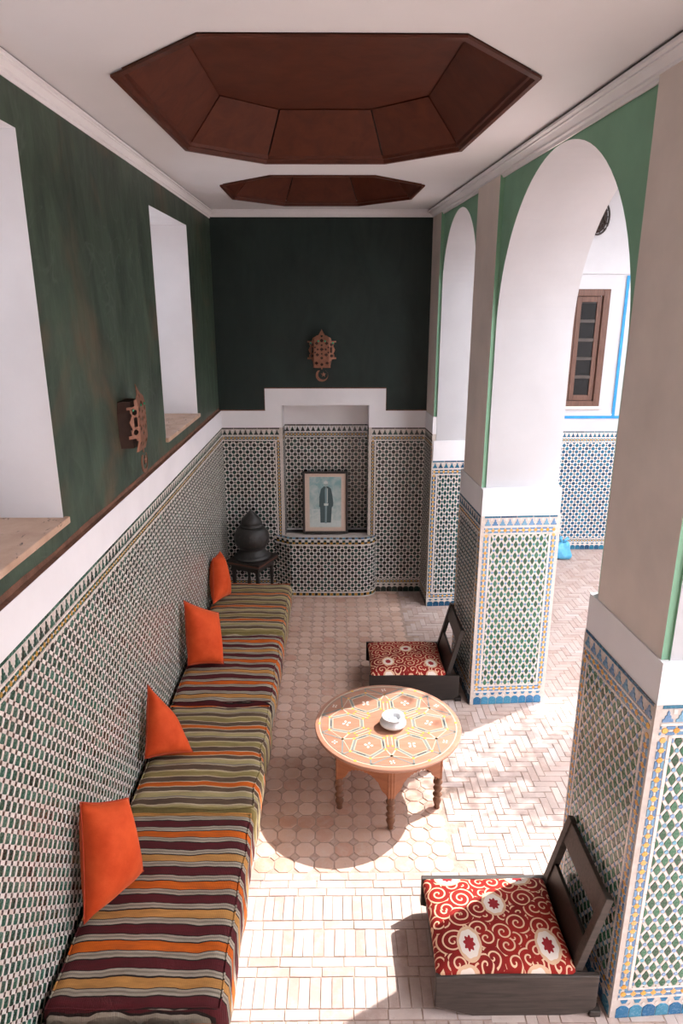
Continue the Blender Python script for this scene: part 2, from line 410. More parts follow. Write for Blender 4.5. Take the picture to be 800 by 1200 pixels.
def mosaic(parent, fn, w, h, scheme, field='diag', sides=(0, 0), edge=0.0, top=True, bottom=True, frame=None, pick=None, v0=0.0, tri_pitch=.049, p=.0467, basetall=.085):
    """fn(u, v, height) -> world point; frame = (O, U, V, N) for flat panels; pick(kind, pos) -> distance or None for pieces of their own."""
    S = SCHEMES[scheme]; pieces = []          # (kind, polygon, h, inset)
    def rect(kind, a, b, c, d, hh=.0026, ins=.0012):
        if b - a > .001 and d - c > .001: pieces.append((kind, [(a, c), (b, c), (b, d), (a, d)], hh, ins))
    u0, u1 = edge, w - edge
    t = h
    if top:
        x = u0; L = .11
        while x < u1 - .002:
            rect('line', x + .001, min(x + L, u1) - .001, t - .013, t - .001); x += L
        t -= .014
        th = .056; tb = t - th
        n = max(1, round((u1 - u0) / tri_pitch)); pt = (u1 - u0) / n
        for i in range(n):
            c = u0 + pt * (i + .5); a = pt * .40
            pieces.append(('tri', [(c - a, tb + .003), (c + a, tb + .003), (c + a, tb + .014), (c + a * .62, tb + .016), (c + a * .58, tb + .028), (c + a * .30, tb + .031), (c + a * .26, tb + .042), (c, tb + .050), (c - a * .26, tb + .042), (c - a * .30, tb + .031), (c - a * .58, tb + .028), (c - a * .62, tb + .016), (c - a, tb + .014)], .0026, .0008))
            if i: rect('white', c - pt * .5 - pt * .16, c - pt * .5 + pt * .16, tb + .034, t - .002, .002, .001)
        t = tb
        def whitebar_h(v_, lo=u0, hi=u1, hh=.012):
            x = lo
            while x < hi - .002:
                rect('white', x + .0006, min(x + .12, hi) - .0006, v_ - hh + .001, v_ - .001, .003); x += .12
        whitebar_h(t); t -= .013
    else:
        def whitebar_h(v_, lo=u0, hi=u1, hh=.012):
            x = lo
            while x < hi - .002:
                rect('white', x + .0006, min(x + .12, hi) - .0006, v_ - hh + .001, v_ - .001, .003); x += .12
    def band(lo, hi, c, wd, vert=False):
        n = max(1, round((hi - lo) / (wd * 1.12))); pt = (hi - lo) / n
        sw = (lambda poly: [(y, x) for x, y in poly][::-1]) if vert else (lambda poly: poly)
        for i in range(n):
            m = lo + pt * (i + .5); r = wd * .30; q = r * .5
            pieces.append(('oct', sw([(m - q, c - r), (m + q, c - r), (m + r, c - q), (m + r, c + q), (m + q, c + r), (m - q, c + r), (m - r, c + q), (m - r, c - q)]), .003, .0008))
            e0, e1 = m + r + .001, m + pt - r - .001
            if i < n - 1 and e1 - e0 > .002:
                pieces.append(('white', sw([(e0, c - wd * .10), (e1, c - wd * .10), (e1, c + wd * .10), (e0, c + wd * .10)]), .0026, .0008))
            for sg in (-1, 1):
                b0, b1 = sorted((c + sg * wd * .16, c + sg * wd * .48))
                pieces.append(('band', sw([(m + pt * .5 - pt * .40, b0), (m + pt * .5 + pt * .40, b0), (m + pt * .5 + pt * .40, b1), (m + pt * .5 - pt * .40, b1)]) if i < n - 1 else sw([(lo + .001, b0), (lo + pt * .2, b0), (lo + pt * .2, b1), (lo + .001, b1)]), .0024, .0008))
    bw = .036 if scheme in ('blue', 'bluefar') else .030
    b = v0
    if bottom:
        n = max(1, round((u1 - u0) / .056)); pt = (u1 - u0) / n
        for i in range(n):
            c = u0 + pt * (i + .5); a = pt * .485; q = basetall
            pieces.append(('base', [(c - a, b + .001), (c + a, b + .001), (c + a, b + q * .50), (c + a * .55, b + q * .62), (c + a * .30, b + q * .66), (c - a * .30, b + q * .66), (c - a * .55, b + q * .62), (c - a, b + q * .50)], .0028, .001))
            d_ = u0 + pt * i
            pieces.append(('base', [(d_ + pt * .2 - 0 + .001, b + q - .001), (d_ + pt * .35, b + q * .80), (d_ + pt * .65, b + q * .80), (d_ + pt * .8, b + q - .001)], .0028, .0008))
            if i: pieces.append(('white', [(d_ - .008, b + q * .72), (d_, b + q * .60), (d_ + .008, b + q * .72), (d_, b + q * .84)], .0026, .0008))
        b += basetall; whitebar_h(b + .013); b += .013
        band(u0, u1, b + bw / 2, bw); b += bw; whitebar_h(b + .013, u0 + (bw if sides[0] else 0), u1 - (bw if sides[1] else 0)); b += .013
    if top:
        band(u0, u1, t - bw / 2, bw); t -= bw
        whitebar_h(t, u0 + (bw if sides[0] else 0), u1 - (bw if sides[1] else 0)); t -= .013
    f0, f1 = u0, u1
    for i_, sd_ in enumerate(sides):
        if not sd_: continue
        hi = t + .013; lo = b - .013
        if i_ == 0:
            band(lo, hi, f0 + bw / 2, bw, True); x0_ = f0 + bw; f0 = x0_ + .015
        else:
            band(lo, hi, f1 - bw / 2, bw, True); x0_ = f1 - bw - .015; f1 = x0_
        y = lo
        while y < hi - .002:
            rect('white', x0_ + .001, x0_ + .014, y + .0006, min(y + .12, hi) - .0006, .003); y += .12
    # field
    if field == 'diag':
        g = p * .66; bb = p - g; D = p * sqrt(2)
        r2 = 1 / sqrt(2)
        def rot(cx, cy, a, c_):   # rectangle of half sizes rotated 45 degrees
            return lambda: None
        nu, nv = int((f1 - f0) / D) + 3, int((t - b) / D) + 3
        for i in range(-1, nu):
            for j in range(-1, nv):
                for k_ in (0, 1):
                    cx = f0 + (i + .5 * k_) * D; cy = b + (j + .5 * k_) * D
                    def sq(ox, oy, ha, hb, ang):
                        ca, sa = cos(ang), sin(ang)
                        return [(cx + ox + ca * x - sa * y, cy + oy + sa * x + ca * y) for x, y in ((-ha, -hb), (ha, -hb), (ha, hb), (-ha, hb))]
                    hg, hb = g / 2 - .0006, bb / 2 - .0006
                    q = .6
                    ch = hg * .72   # green tile with clipped corners
                    star = [(cx + hg * sqrt(2) * x, cy + hg * sqrt(2) * y) for x, y in ((1, 0), (.58, .58), (0, 1), (-.58, .58), (-1, 0), (-.58, -.58), (0, -1), (.58, -.58))]
                    for kind, poly, hh, ins in (('star', star, .0030, .001), ('dot', sq(D / 2, 0, hb, hb, pi / 4), .0022, .0006),
                                               ('white', sq(p * .5 * r2, p * .5 * r2, hb, hg, pi / 4), .0026, .0008), ('white', sq(p * .5 * r2, -p * .5 * r2, hb, hg, -pi / 4), .0026, .0008)):
                        c2 = clip(poly, f0 + .0005, f1 - .0005, b + .0005, t - .0005)
                        if c2: pieces.append((kind, c2, hh, ins))
    else:
        n = max(2, round((f1 - f0) / .052)); px = (f1 - f0) / n; pv = .080
        nv = int((t - b) / pv) + 2
        for i in range(-1, n + 1):
            for j in range(-1, nv):
                for k_ in (0, 1):
                    cx = f0 + (i + .5 + .5 * k_) * px; cy = b + (j + .5 * k_) * pv + .02
                    loz = [(cx + x * px * .285, cy + y * pv * .335) for x, y in ((0, -1), (.5, -.58), (.97, -.12), (.97, .12), (.5, .58), (0, 1), (-.5, .58), (-.97, .12), (-.97, -.12), (-.5, -.58))]
                    dc = cx + px * .5
                    el = [(dc + x * px * .185, cy + y * pv * .105) for x, y in ((-.5, -1), (.5, -1), (1, 0), (.5, 1), (-.5, 1), (-1, 0))]
                    ps = [('star', loz, .003, .001), ('dot', el, .0026, .0007)]
                    for sg in (-1, 1):          # white bars between the lozenges, running diagonally
                        mx, my = cx + px * .25, cy + sg * pv * .25
                        dx, dy = px * .5, -sg * pv * .5; L = sqrt(dx * dx + dy * dy); dx /= L; dy /= L
                        ha, hb = L * .29, px * .115
                        ps.append(('white', [(mx - dx * ha + dy * hb, my - dy * ha - dx * hb), (mx + dx * ha + dy * hb, my + dy * ha - dx * hb), (mx + dx * ha - dy * hb, my + dy * ha + dx * hb), (mx - dx * ha - dy * hb, my - dy * ha + dx * hb)][::-1], .0026, .0008))
                    for kind, poly, hh, ins in ps:
                        c2 = clip(poly, f0 + .0005, f1 - .0005, b + .0005, t - .0005)
                        if c2: pieces.append((kind, c2, hh, ins))
    # choose the pieces that are objects of their own
    solo = set()
    if pick:
        byk = {}
        for idx, (kind, poly, hh, ins) in enumerate(pieces):
            cu = sum(q_[0] for q_ in poly) / len(poly); cv = sum(q_[1] for q_ in poly) / len(poly)
            d = pick[0](kind, fn(cu, cv, 0))
            if d is not None: byk.setdefault(kind, []).append((d, idx))
        for kind, lst in byk.items():
            lst.sort(); solo |= {i for _, i in lst[:pick[1].get(kind, 0)]}
    acc = {}; cache = {}
    for idx, (kind, poly, hh, ins) in enumerate(pieces):
        if sum(poly[i][0] * poly[(i + 1) % len(poly)][1] - poly[(i + 1) % len(poly)][0] * poly[i][1] for i in range(len(poly))) < 0: poly = poly[::-1]
        if idx in solo:
            cu = sum(q_[0] for q_ in poly) / len(poly); cv = sum(q_[1] for q_ in poly) / len(poly)
            loc = [(round(a - cu, 5), round(b_ - cv, 5)) for a, b_ in poly]; key = (kind, tuple(loc), hh)
            if key not in cache:
                mb = MB(); mb.prism(loc, lambda a, b_, c_: (a, b_, c_), -.001, hh, ins)
                cache[key] = mb.mesh(NAMES[kind], S[kind])
            o = bpy.data.objects.new(NAMES[kind], cache[key]); link(o, parent)
            U, V, N = frame[1], frame[2], frame[3]; P = fn(cu, cv, 0)
            o.matrix_local = Matrix(((U[0], V[0], N[0], P[0]), (U[1], V[1], N[1], P[1]), (U[2], V[2], N[2], P[2]), (0, 0, 0, 1)))
        else:
            acc.setdefault(kind, MB()).prism(poly, fn, -.001, hh, ins)
    for kind, mb in acc.items():
        stuff(mb.obj(NAMES[kind].replace('_tile', '_tiles'), S[kind], parent, fix=False))

def flat_fn(O, U, V, N):
    def fn(u, v, h): return (O[0] + U[0] * u + V[0] * v + N[0] * h, O[1] + U[1] * u + V[1] * v + N[1] * h, O[2] + U[2] * u + V[2] * v + N[2] * h)
    return fn

# ------------------------------------------------------------------ the setting
ZC = 3.539; XL = -1.073; XU = -1.092; YB = 6.342; YU = 6.352; YF = -1.9
# right arcade frame: s runs along the arcade towards the camera, off goes out into the courtyard
AA = atan2(.0615, 1.0); CA, SA = cos(AA), sin(AA)
AO = (0.845, 6.07)
def AP(s, off, z): return (AO[0] + s * SA + off * CA, AO[1] - s * CA + off * SA, z)
OUT = .52

# floor slab
m = MB(); m.box(-1.6, 6.6, -3.2, 7.7, -.12, -.004)
floor = struct(m.obj('floor', 'floor_grout'), 'worn terracotta tile floor of gallery and courtyard')
def floor_fn(x, y, h): return (x, y, h)
FP = .103; XS = .60; YS = 2.785
octs, dots, bricks, bricks2 = [], [], [], []
o_ = FP * .5 - .0018; q_ = o_ * .46
n_x = int((XS + 1.09) / FP) + 1; n_y = int((6.34 - YS) / FP) + 1
for i in range(n_x):
    for j in range(n_y):
        cx, cy = XS - (i + .5) * FP, YS + (j + .5) * FP
        if cx < -1.12 or cy > 6.36: continue
        octs.append((cx, cy))
        dots.append((cx - FP / 2, cy + FP / 2))
LB, WB, GP = .140, .0467, .0014
def brick_h(L, x, y): L.append((x, y, 0))
y = YS - .002; pat = ['H', 'H', 'H', 'V', 'H', 'V', 'H', 'H', 'V', 'H', 'V', 'H', 'H', 'H', 'V']; r = 0
while y > 0.9:
    kind = pat[r % len(pat)]; off = random.uniform(0, .1)
    if kind == 'H':
        y -= WB; x = -1.1 + off
        while x < XS + .02: bricks.append((x, y, 'H')); x += LB
    else:
        y -= LB; x = -1.1 + off * .3
        while x < XS + .10: bricks.append((x, y, 'V')); x += WB
    r += 1
# herringbone strip by the arcade
for i in range(0, 60):
    for j in range(-5, 170):
        x, y = XS + .015 + (i - 0) * WB, .9 + j * WB
        if x > 3.9 or y > 7.55: continue
        tmod = (i - j) % 6
        if tmod == 0: bricks2.append((x, y, 'H'))
        elif tmod == 5: bricks2.append((x, y, 'V'))
def in_gal(x, y): return x > -.46
mo = MB(); mo.prism([(o_, -q_), (o_, q_), (q_, o_), (-q_, o_), (-o_, q_), (-o_, -q_), (-q_, -o_), (q_, -o_)], floor_fn, -.006, .0, .003)
me_oct = mo.mesh('floor_tile', 'terracotta')
dh = FP * .5 * .54 - .0028
mo = MB(); mo.prism([(dh, 0), (0, dh), (-dh, 0), (0, -dh)], floor_fn, -.006, -.0005, .002); me_dot = mo.mesh('floor_insert', 'terracotta_dot')
def bmesh_brick(kind):
    mo = MB(); L, W = (LB, WB) if kind == 'H' else (WB, LB)
    mo.prism([(GP, GP), (L - GP, GP), (L - GP, W - GP), (GP, W - GP)], floor_fn, -.006, 0, .002); return mo.mesh('floor_brick', 'terracotta_brick')
me_br = {'H': bmesh_brick('H'), 'V': bmesh_brick('V')}
rnd = random.Random(3)
def place_floor(items, me, cap, name, getp):
    vis = [(p[0] ** 2 + p[1] ** 2, p) for p in items if in_gal(*getp(p)) and in_view((*getp(p), 0))]
    vis.sort(key=lambda t_: t_[0]); solo = {t_[1] for t_ in vis[:cap]}
    rest = MB()
    for p in items:
        msh = me[p[2]] if isinstance(me, dict) else me
        dz = rnd.uniform(-.0016, .0012); rz = rnd.uniform(-.02, .02)
        if p in solo:
            o = bpy.data.objects.new(name, msh); o.location = (p[0], p[1], dz); o.rotation_euler = (rnd.uniform(-.006, .006), rnd.uniform(-.006, .006), rz); link(o, floor)
        else:
            ca, sa = cos(rz), sin(rz)
            rest.add([(p[0] + ca * v.co.x - sa * v.co.y, p[1] + sa * v.co.x + ca * v.co.y, v.co.z + dz) for v in msh.vertices], [tuple(f.vertices) for f in msh.polygons])
    if rest.v: stuff(rest.obj(name + 's_beyond', msh.materials[0].name, floor, fix=False))
place_floor(octs, me_oct, 300, 'floor_tile', lambda p: p)
place_floor(dots, me_dot, 120, 'floor_insert', lambda p: p)
place_floor(bricks, me_br, 170, 'floor_brick', lambda p: (p[0] + .03, p[1] + .03))
place_floor(bricks2, me_br, 130, 'floor_brick', lambda p: (p[0] + .03, p[1] + .03))

# ---- left wall with two deep windows
W1 = (1.56, 2.61, 1.925, 3.33); W2 = (4.33, 5.365, 1.925, 3.312)
m = MB()
ys = [YF, W1[0], W1[1], W2[0], W2[1], YU + .02]
def lw(y0, y1, z0, z1, mi=0): m.quad((XU, y0, z0), (XU, y1, z0), (XU, y1, z1), (XU, y0, z1), mi)
for i in range(5):
    if i in (1, 3):
        w = W1 if i == 1 else W2
        lw(ys[i], ys[i + 1], 1.0, w[2]); lw(ys[i], ys[i + 1], w[3], 3.6)
    else: lw(ys[i], ys[i + 1], 1.0, 3.6)
# outer skin
def lw2(y0, y1, z0, z1): m.quad((XU - .5, y0, z0), (XU - .5, y1, z0), (XU - .5, y1, z1), (XU - .5, y0, z1), 0)
for i in range(5):
    if i in (1, 3):
        w = W1 if i == 1 else W2
        lw2(ys[i], ys[i + 1], -.1, w[2]); lw2(ys[i], ys[i + 1], w[3], 3.9)
    else: lw2(ys[i], ys[i + 1], -.1, 3.9)
wall_left = struct(m.obj('wall_left', 'green_paint_worn', fix=False), 'dark green painted wall above a mosaic dado along the sofa')
# dado core with its brown upper ledge and white band
DT = 1.660; BT = 1.818
m = MB(); m.box(XU - .06, XL, YF, YB, -.02, DT); o = m.obj('dado_core', 'grout', wall_left)
m = MB(); m.box(XU - .05, XL + .002, YF, YB + .01, DT, BT); o = m.obj('white_band', 'white_plaster', wall_left)
m = MB()
N_ = 60
for i in range(N_):     # rough brown ledge line
    y0, y1 = YF + (YB - YF) * i / N_, YF + (YB - YF) * (i + 1) / N_
    a, b = .012 + .008 * noise.noise((0, y0 * 3, 1)), .012 + .008 * noise.noise((0, y1 * 3, 1))
    m.quad((XU - .01, y0, BT + .012), (XL + .001, y0, BT + .001), (XL + .001, y1, BT + .001), (XU - .01, y1, BT + .012))
    m.quad((XU + .001, y0, BT + .010 + a * 1.4), (XU + .004, y0, BT), (XU + .004, y1, BT), (XU + .001, y1, BT + .010 + b * 1.4))
m.obj('brown_ledge', 'brown_edge', wall_left, fix=False)
fl = ((XL, 0, 0), (0, 1, 0), (0, 0, 1), (1, 0, 0))
# piece axes: u runs towards +y, so u x v = +x
def pick_left(kind, P):
    if kind not in ('star', 'tri'): return None
    if not in_view(P, 4) or (P[2] < .40 and P[1] < 5.7): return None
    return P[1]
Y0L = 1.0
fl = ((XL, Y0L, 0), (0, 1, 0), (0, 0, 1), (1, 0, 0))
mosaic(wall_left, flat_fn(*fl), YB - Y0L, DT, 'left', 'diag', bottom=False, frame=fl, pick=(pick_left, {'star': 300, 'tri': 24}), v0=.20)

def window_niche(idx, w, sillover=.03):
    y0, y1, z0, z1 = w
    e = struct(empty('window_%d' % idx, (XU, (y0 + y1) / 2, z0)), ['tall white window recess near the camera with stone sill', 'tall white window recess nearer the back wall with stone sill'][idx - 1])
    cy = (y0 + y1) / 2
    m = MB(); X0, X1 = -.5, 0.001
    a, b = y0 - cy, y1 - cy; h = z1 - z0
    m.quad((X0, b, 0), (X1, b, 0), (X1, b, h), (X0, b, h)); m.quad((X0, a, 0), (X0, a, h), (X1, a, h), (X1, a, 0)); m.quad((X0, a, h), (X0, b, h), (X1, b, h), (X1, a, h)); m.quad((X0, a, 0), (X1, a, 0), (X1, b, 0), (X0, b, 0))
    m.obj('reveal', 'white_plaster', e, fix=False)
    o = bx('window_sill', 'sill_stone', e, -.36, .020, a - .012, b + .022, -.012, .016, .004)
    f = MB()
    for (ya, yb, za, zb) in ((a, a + .07, .016, h), (b - .07, b, .016, h), (a + .07, b - .07, .016, .09), (a + .07, b - .07, h - .07, h), (-.03, .03, .09, h - .07)):
        f.box(-.42, -.37, ya, yb, za, zb)
    fr = bevel(f.obj('window_frame', 'window_wood', e), .004)
    for k_, (ya, yb) in enumerate(((a + .07, -.03), (.03, b - .07))):
        for q in range(4):
            zz = .09 + (h - .16) * q / 4
            g = MB(); g.box(-.400, -.396, ya, yb, zz + (.012 if q else 0), zz + (h - .16) / 4 - .012); g.obj('pane', 'window_glass', fr)
            if q:
                g = MB(); g.box(-.415, -.38, ya, yb, zz - .012, zz + .012); g.obj('glazing_bar', 'window_wood', fr)
    return e
window_niche(1, W1); window_niche(2, W2)

# ---- back wall: green upper field, stepped white band, tiled panels, niche
NX0, NX1, NZ0, NZ1, ND = -.505, .302, .60, 1.868, .23
m = MB()
def bq(x0, x1, z0, z1, y=YU, mi=0): m.quad((x0, y, z0), (x1, y, z0), (x1, y, z1), (x0, y, z1), mi)
bq(-1.2, -.665, BT - .05, 3.6); bq(-.665, .456, 1.95, 3.6); bq(.456, 1.40, BT - .05, 3.6)
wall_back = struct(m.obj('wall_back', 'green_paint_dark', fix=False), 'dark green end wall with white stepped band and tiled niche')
m = MB(); m.box(-1.25, 1.42, YU + .26, YU + .40, -.1, 3.9); m.obj('back_shell', 'white_plaster', wall_back)
# white stepped band with depth
m = MB()
ST = 2.022
for (x0, x1, z0, z1) in ((XL - .02, -.663, DT, BT), (-.663, NX0, DT, ST), (NX0, NX1, NZ1, ST), (NX1, .456, DT, ST), (.456, .86, DT, BT)):
    m.box(x0, x1, YB, YU + .03, z0, z1)
m.obj('stepped_band', 'white_plaster', wall_back)
m = MB()
for (x0, x1, z) in ((XL - .01, -.665, BT), (-.665, .458, ST), (.458, .84, BT)):
    m.box(x0, x1, YB + .001, YU + .004, z, z + .009)
m.box(-.668, -.6635, YB + .001, YU + .004, BT, ST); m.box(.457, .4615, YB + .001, YU + .004, BT, ST)
m.obj('band_edge', 'brown_edge', wall_back)
# niche
NTZ = 1.655
m = MB()
y0, y1 = YB, YB + ND
for x, in ((NX0,), (NX1,)):
    m.quad((x, y0, NZ0), (x, y1, NZ0), (x, y1, NZ1), (x, y0, NZ1))
m.quad((NX0, y0, NZ1), (NX1, y0, NZ1), (NX1, y1, NZ1), (NX0, y1, NZ1))
m.quad((NX0, y1, NZ0), (NX1, y1, NZ0), (NX1, y1, NZ1), (NX0, y1, NZ1))
m.obj('niche_shell', 'white_plaster', wall_back, fix=False)
m = MB(); m.quad((NX0, y0 - .02, NZ0 - .02), (NX1, y0 - .02, NZ0 - .02), (NX1, y1, NZ0 - .02), (NX0, y1, NZ0 - .02)); m.obj('niche_floor', 'dark_wood', wall_back, fix=False)
fr = ((NX0, y1 - .004, 0), (1, 0, 0), (0, 0, 1), (0, -1, 0))
mosaic(wall_back, flat_fn(*fr), NX1 - NX0, NTZ, 'green', 'diag', bottom=False, frame=fr, v0=NZ0)
for sx, xx in ((1, NX0), (-1, NX1)):
    O = (xx + sx * .003, y1 if sx < 0 else y0 + .01, 0); U = (0, -1 if sx < 0 else 1, 0)
    fr = (O, U, (0, 0, 1), (sx, 0, 0))
    mosaic(wall_back, flat_fn(*fr), ND - .01, NTZ, 'green', 'diag', bottom=False, frame=fr, v0=NZ0)
# panels left and right of the niche
m = MB(); m.box(-1.2, NX0, YB, YB + .1, -.02, DT); m.box(NX1, .90, YB, YB + .1, -.02, DT); m.box(NX0, NX1, YB, YB + .1, -.02, NZ0 - .01)
m.obj('dado_core', 'grout', wall_back)
fr = ((XL, YB, 0), (1, 0, 0), (0, 0, 1), (0, -1, 0))
mosaic(wall_back, flat_fn(*fr), NX0 - XL - .03, DT, 'green', 'diag', sides=(0, 1), frame=fr)
fr = ((NX1 + .025, YB, 0), (1, 0, 0), (0, 0, 1), (0, -1, 0))
mosaic(wall_back, flat_fn(*fr), .828 - NX1 - .025, DT, 'green', 'diag', sides=(1, 0), frame=fr)

# ---- ceiling with two octagonal coffers
RIM1 = [(-.80, 2.77), (-.42, 2.387), (.40, 2.39), (.736, 2.78), (.662, 3.985), (.28, 4.327), (-.404, 4.33), (-.79, 3.98)]
RIM2 = [(-.79, 5.08), (-.417, 4.727), (.249, 4.727), (.603, 5.07), (.575, 5.68), (.182, 6.053), (-.423, 6.055), (-.793, 5.69)]
bm = bmesh.new()
def loop(pts, z):
    vs_ = [bm.verts.new((x, y, z)) for x, y in pts]; return [bm.edges.new((vs_[i], vs_[(i + 1) % len(vs_)])) for i in range(len(vs_))]
ea, eb = AP(-.6, .3, 0), AP(8.1, .3, 0)
ed = loop([(-1.14, YF - .1), (eb[0], YF - .1), (ea[0], YU + .05), (-1.14, YU + .05)], ZC) + loop(RIM1, ZC) + loop(RIM2, ZC)
bmesh.ops.triangle_fill(bm, use_beauty=True, use_dissolve=False, edges=ed)
me = bpy.data.meshes.new('ceiling'); bm.to_mesh(me); bm.free(); me.materials.append(M['ceiling_paint'])
ceiling = struct(link(bpy.data.objects.new('ceiling', me)), 'white plaster ceiling with two octagonal wooden coffers')
m = MB(); m.box(-1.7, 1.75, YF - .15, YU + .45, 3.95, 4.10); m.obj('roof_slab', 'white_plaster', ceiling)
def coffer(rim, name, label):
    cx = sum(p[0] for p in rim) / 8; cy = sum(p[1] for p in rim) / 8
    HH = .197; K = .708
    def ring(sc, z): return [Vector((cx + (x - cx) * sc, cy + (y - cy) * sc, z)) for x, y in rim]
    m = MB()
    prof = [(1.0, ZC - .004), (1.0, ZC - .012), (.975, ZC - .012), (.968, ZC + .006), (.952, ZC + .008), (.945, ZC + .026)]
    for i in range(len(prof) - 1):
        A, B = ring(*prof[i]), ring(*prof[i + 1])
        for j in range(8): m.quad(A[j], A[(j + 1) % 8], B[(j + 1) % 8], B[j])
    co = m.obj('coffer', 'coffer_molding', ceiling); co['label'] = label
    A, B = ring(.950, ZC + .020), ring(K, ZC + HH)
    for j in range(8):
        j2 = (j + 1) % 8; g = .006
        a0, a1, b0, b1 = A[j].lerp(A[j2], g), A[j2].lerp(A[j], g), B[j].lerp(B[j2], g * 1.6), B[j2].lerp(B[j], g * 1.6)
        nrm = (a1 - a0).cross(b0 - a0).normalized()
        if nrm.z > 0: nrm = -nrm
        m = MB(); vs_ = [a0, a1, b1, b0]; m.add([v for v in vs_] + [v - nrm * .02 for v in vs_], [(0, 1, 2, 3), (7, 6, 5, 4), (0, 4, 5, 1), (1, 5, 6, 2), (2, 6, 7, 3), (3, 7, 4, 0)])
        bevel(m.obj('wood_panel', 'coffer_wood', co), .002)
    m = MB(); C_ = ring(K + .02, ZC + HH + .006); m.add(C_ + [v + Vector((0, 0, .03)) for v in C_], [tuple(range(8)), tuple(range(15, 7, -1))] + [(j, (j + 1) % 8, 8 + (j + 1) % 8, 8 + j) for j in range(8)])
    m.obj('cap_panel', 'coffer_wood', co)
    m = MB(); Z1 = ring(.96, ZC + .03); Z2 = ring(K + .02, ZC + HH + .04)
    for j in range(8): m.quad(Z1[j], Z1[(j + 1) % 8], Z2[(j + 1) % 8], Z2[j])
    m.obj('coffer_backing', 'frame_wood', co)
coffer(RIM1, 'coffer', 'large octagonal reddish wooden coffer'); coffer(RIM2, 'coffer', 'smaller octagonal reddish wooden coffer')

# ---- cornices
PROF = [(0, 0), (.004, .0), (.006, .012), (.012, .016), (.012, .024), (.022, .040), (.026, .042), (.026, .048), (.034, .050), (.034, .060), (.0, .060)]
def cornice(idx, A, B, inward, z, label, sc=1.0):
    m = MB(); A, B = Vector(A), Vector(B); inw = Vector((*inward, 0)).normalized()
    pa = [A + inw * (p[0] * sc) + Vector((0, 0, z + p[1])) for p in PROF]; pb = [B + inw * (p[0] * sc) + Vector((0, 0, z + p[1])) for p in PROF]
    n = len(PROF); m.add(pa + pb, [(i, (i + 1) % n, n + (i + 1) % n, n + i) for i in range(n)] + [tuple(range(n)), tuple(range(2 * n - 1, n - 1, -1))])
    tr_ = struct(m.obj('trim_%d' % idx, 'white_plaster'), label)
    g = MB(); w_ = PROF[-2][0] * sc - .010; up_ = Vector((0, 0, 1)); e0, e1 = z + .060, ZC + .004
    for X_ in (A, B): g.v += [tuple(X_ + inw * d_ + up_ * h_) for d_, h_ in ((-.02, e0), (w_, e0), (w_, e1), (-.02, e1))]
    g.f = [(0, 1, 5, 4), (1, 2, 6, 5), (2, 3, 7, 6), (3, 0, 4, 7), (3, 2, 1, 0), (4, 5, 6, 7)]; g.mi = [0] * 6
    g.obj('gap_shade_strip', 'frame_wood', tr_)  # dark strip filling the gap, stands in for its shade
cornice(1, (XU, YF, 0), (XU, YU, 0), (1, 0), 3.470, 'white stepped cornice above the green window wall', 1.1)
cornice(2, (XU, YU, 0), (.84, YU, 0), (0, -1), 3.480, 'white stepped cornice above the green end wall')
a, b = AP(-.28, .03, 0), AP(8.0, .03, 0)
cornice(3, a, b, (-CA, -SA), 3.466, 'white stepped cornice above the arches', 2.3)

# ---- right arcade wall
OFFS = .034      # green spandrel face
def arch_bay(mb_in, mb_rev, mb_out, s0, s1, zap, ztop=3.62, n=40):
    r = (s1 - s0) / 2; sc = (s0 + s1) / 2; zs = zap - r
    pts = [(sc - r * cos(pi * i / n), zs + r * sin(pi * i / n)) for i in range(n + 1)]
    for i in range(n):
        a, b = pts[i], pts[i + 1]
        mb_in.quad(AP(a[0], OFFS, a[1]), AP(b[0], OFFS, b[1]), AP(b[0], OFFS, ztop), AP(a[0], OFFS, ztop))
        mb_out.quad(AP(a[0], OUT, a[1]), AP(a[0], OUT, ztop + .4), AP(b[0], OUT, ztop + .4), AP(b[0], OUT, b[1]))
        mb_rev.quad(AP(a[0], OFFS, a[1]), AP(a[0], OUT, a[1]), AP(b[0], OUT, b[1]), AP(b[0], OFFS, b[1]))
    for s, z in ((s0, zs), (s1, zs)):
        mb_rev.quad(AP(s, OFFS, 0), AP(s, OUT, 0), AP(s, OUT, z), AP(s, OFFS, z))
PIERS = [(-.50, .065, -.50, .09), (1.215, 1.71, 1.16, 1.775), (3.51, 4.012, 3.445, 4.04), (5.80, 6.30, 5.73, 6.35)]
BAYS = [(.080, 1.168, 3.442), (1.722, 3.452, 3.466), (4.022, 5.752, 3.466), (6.33, 7.9, 3.44)]
mi_, mr_, mo_ = MB(), MB(), MB()
for s0, s1, za in BAYS: arch_bay(mi_, mr_, mo_, s0, s1, za)
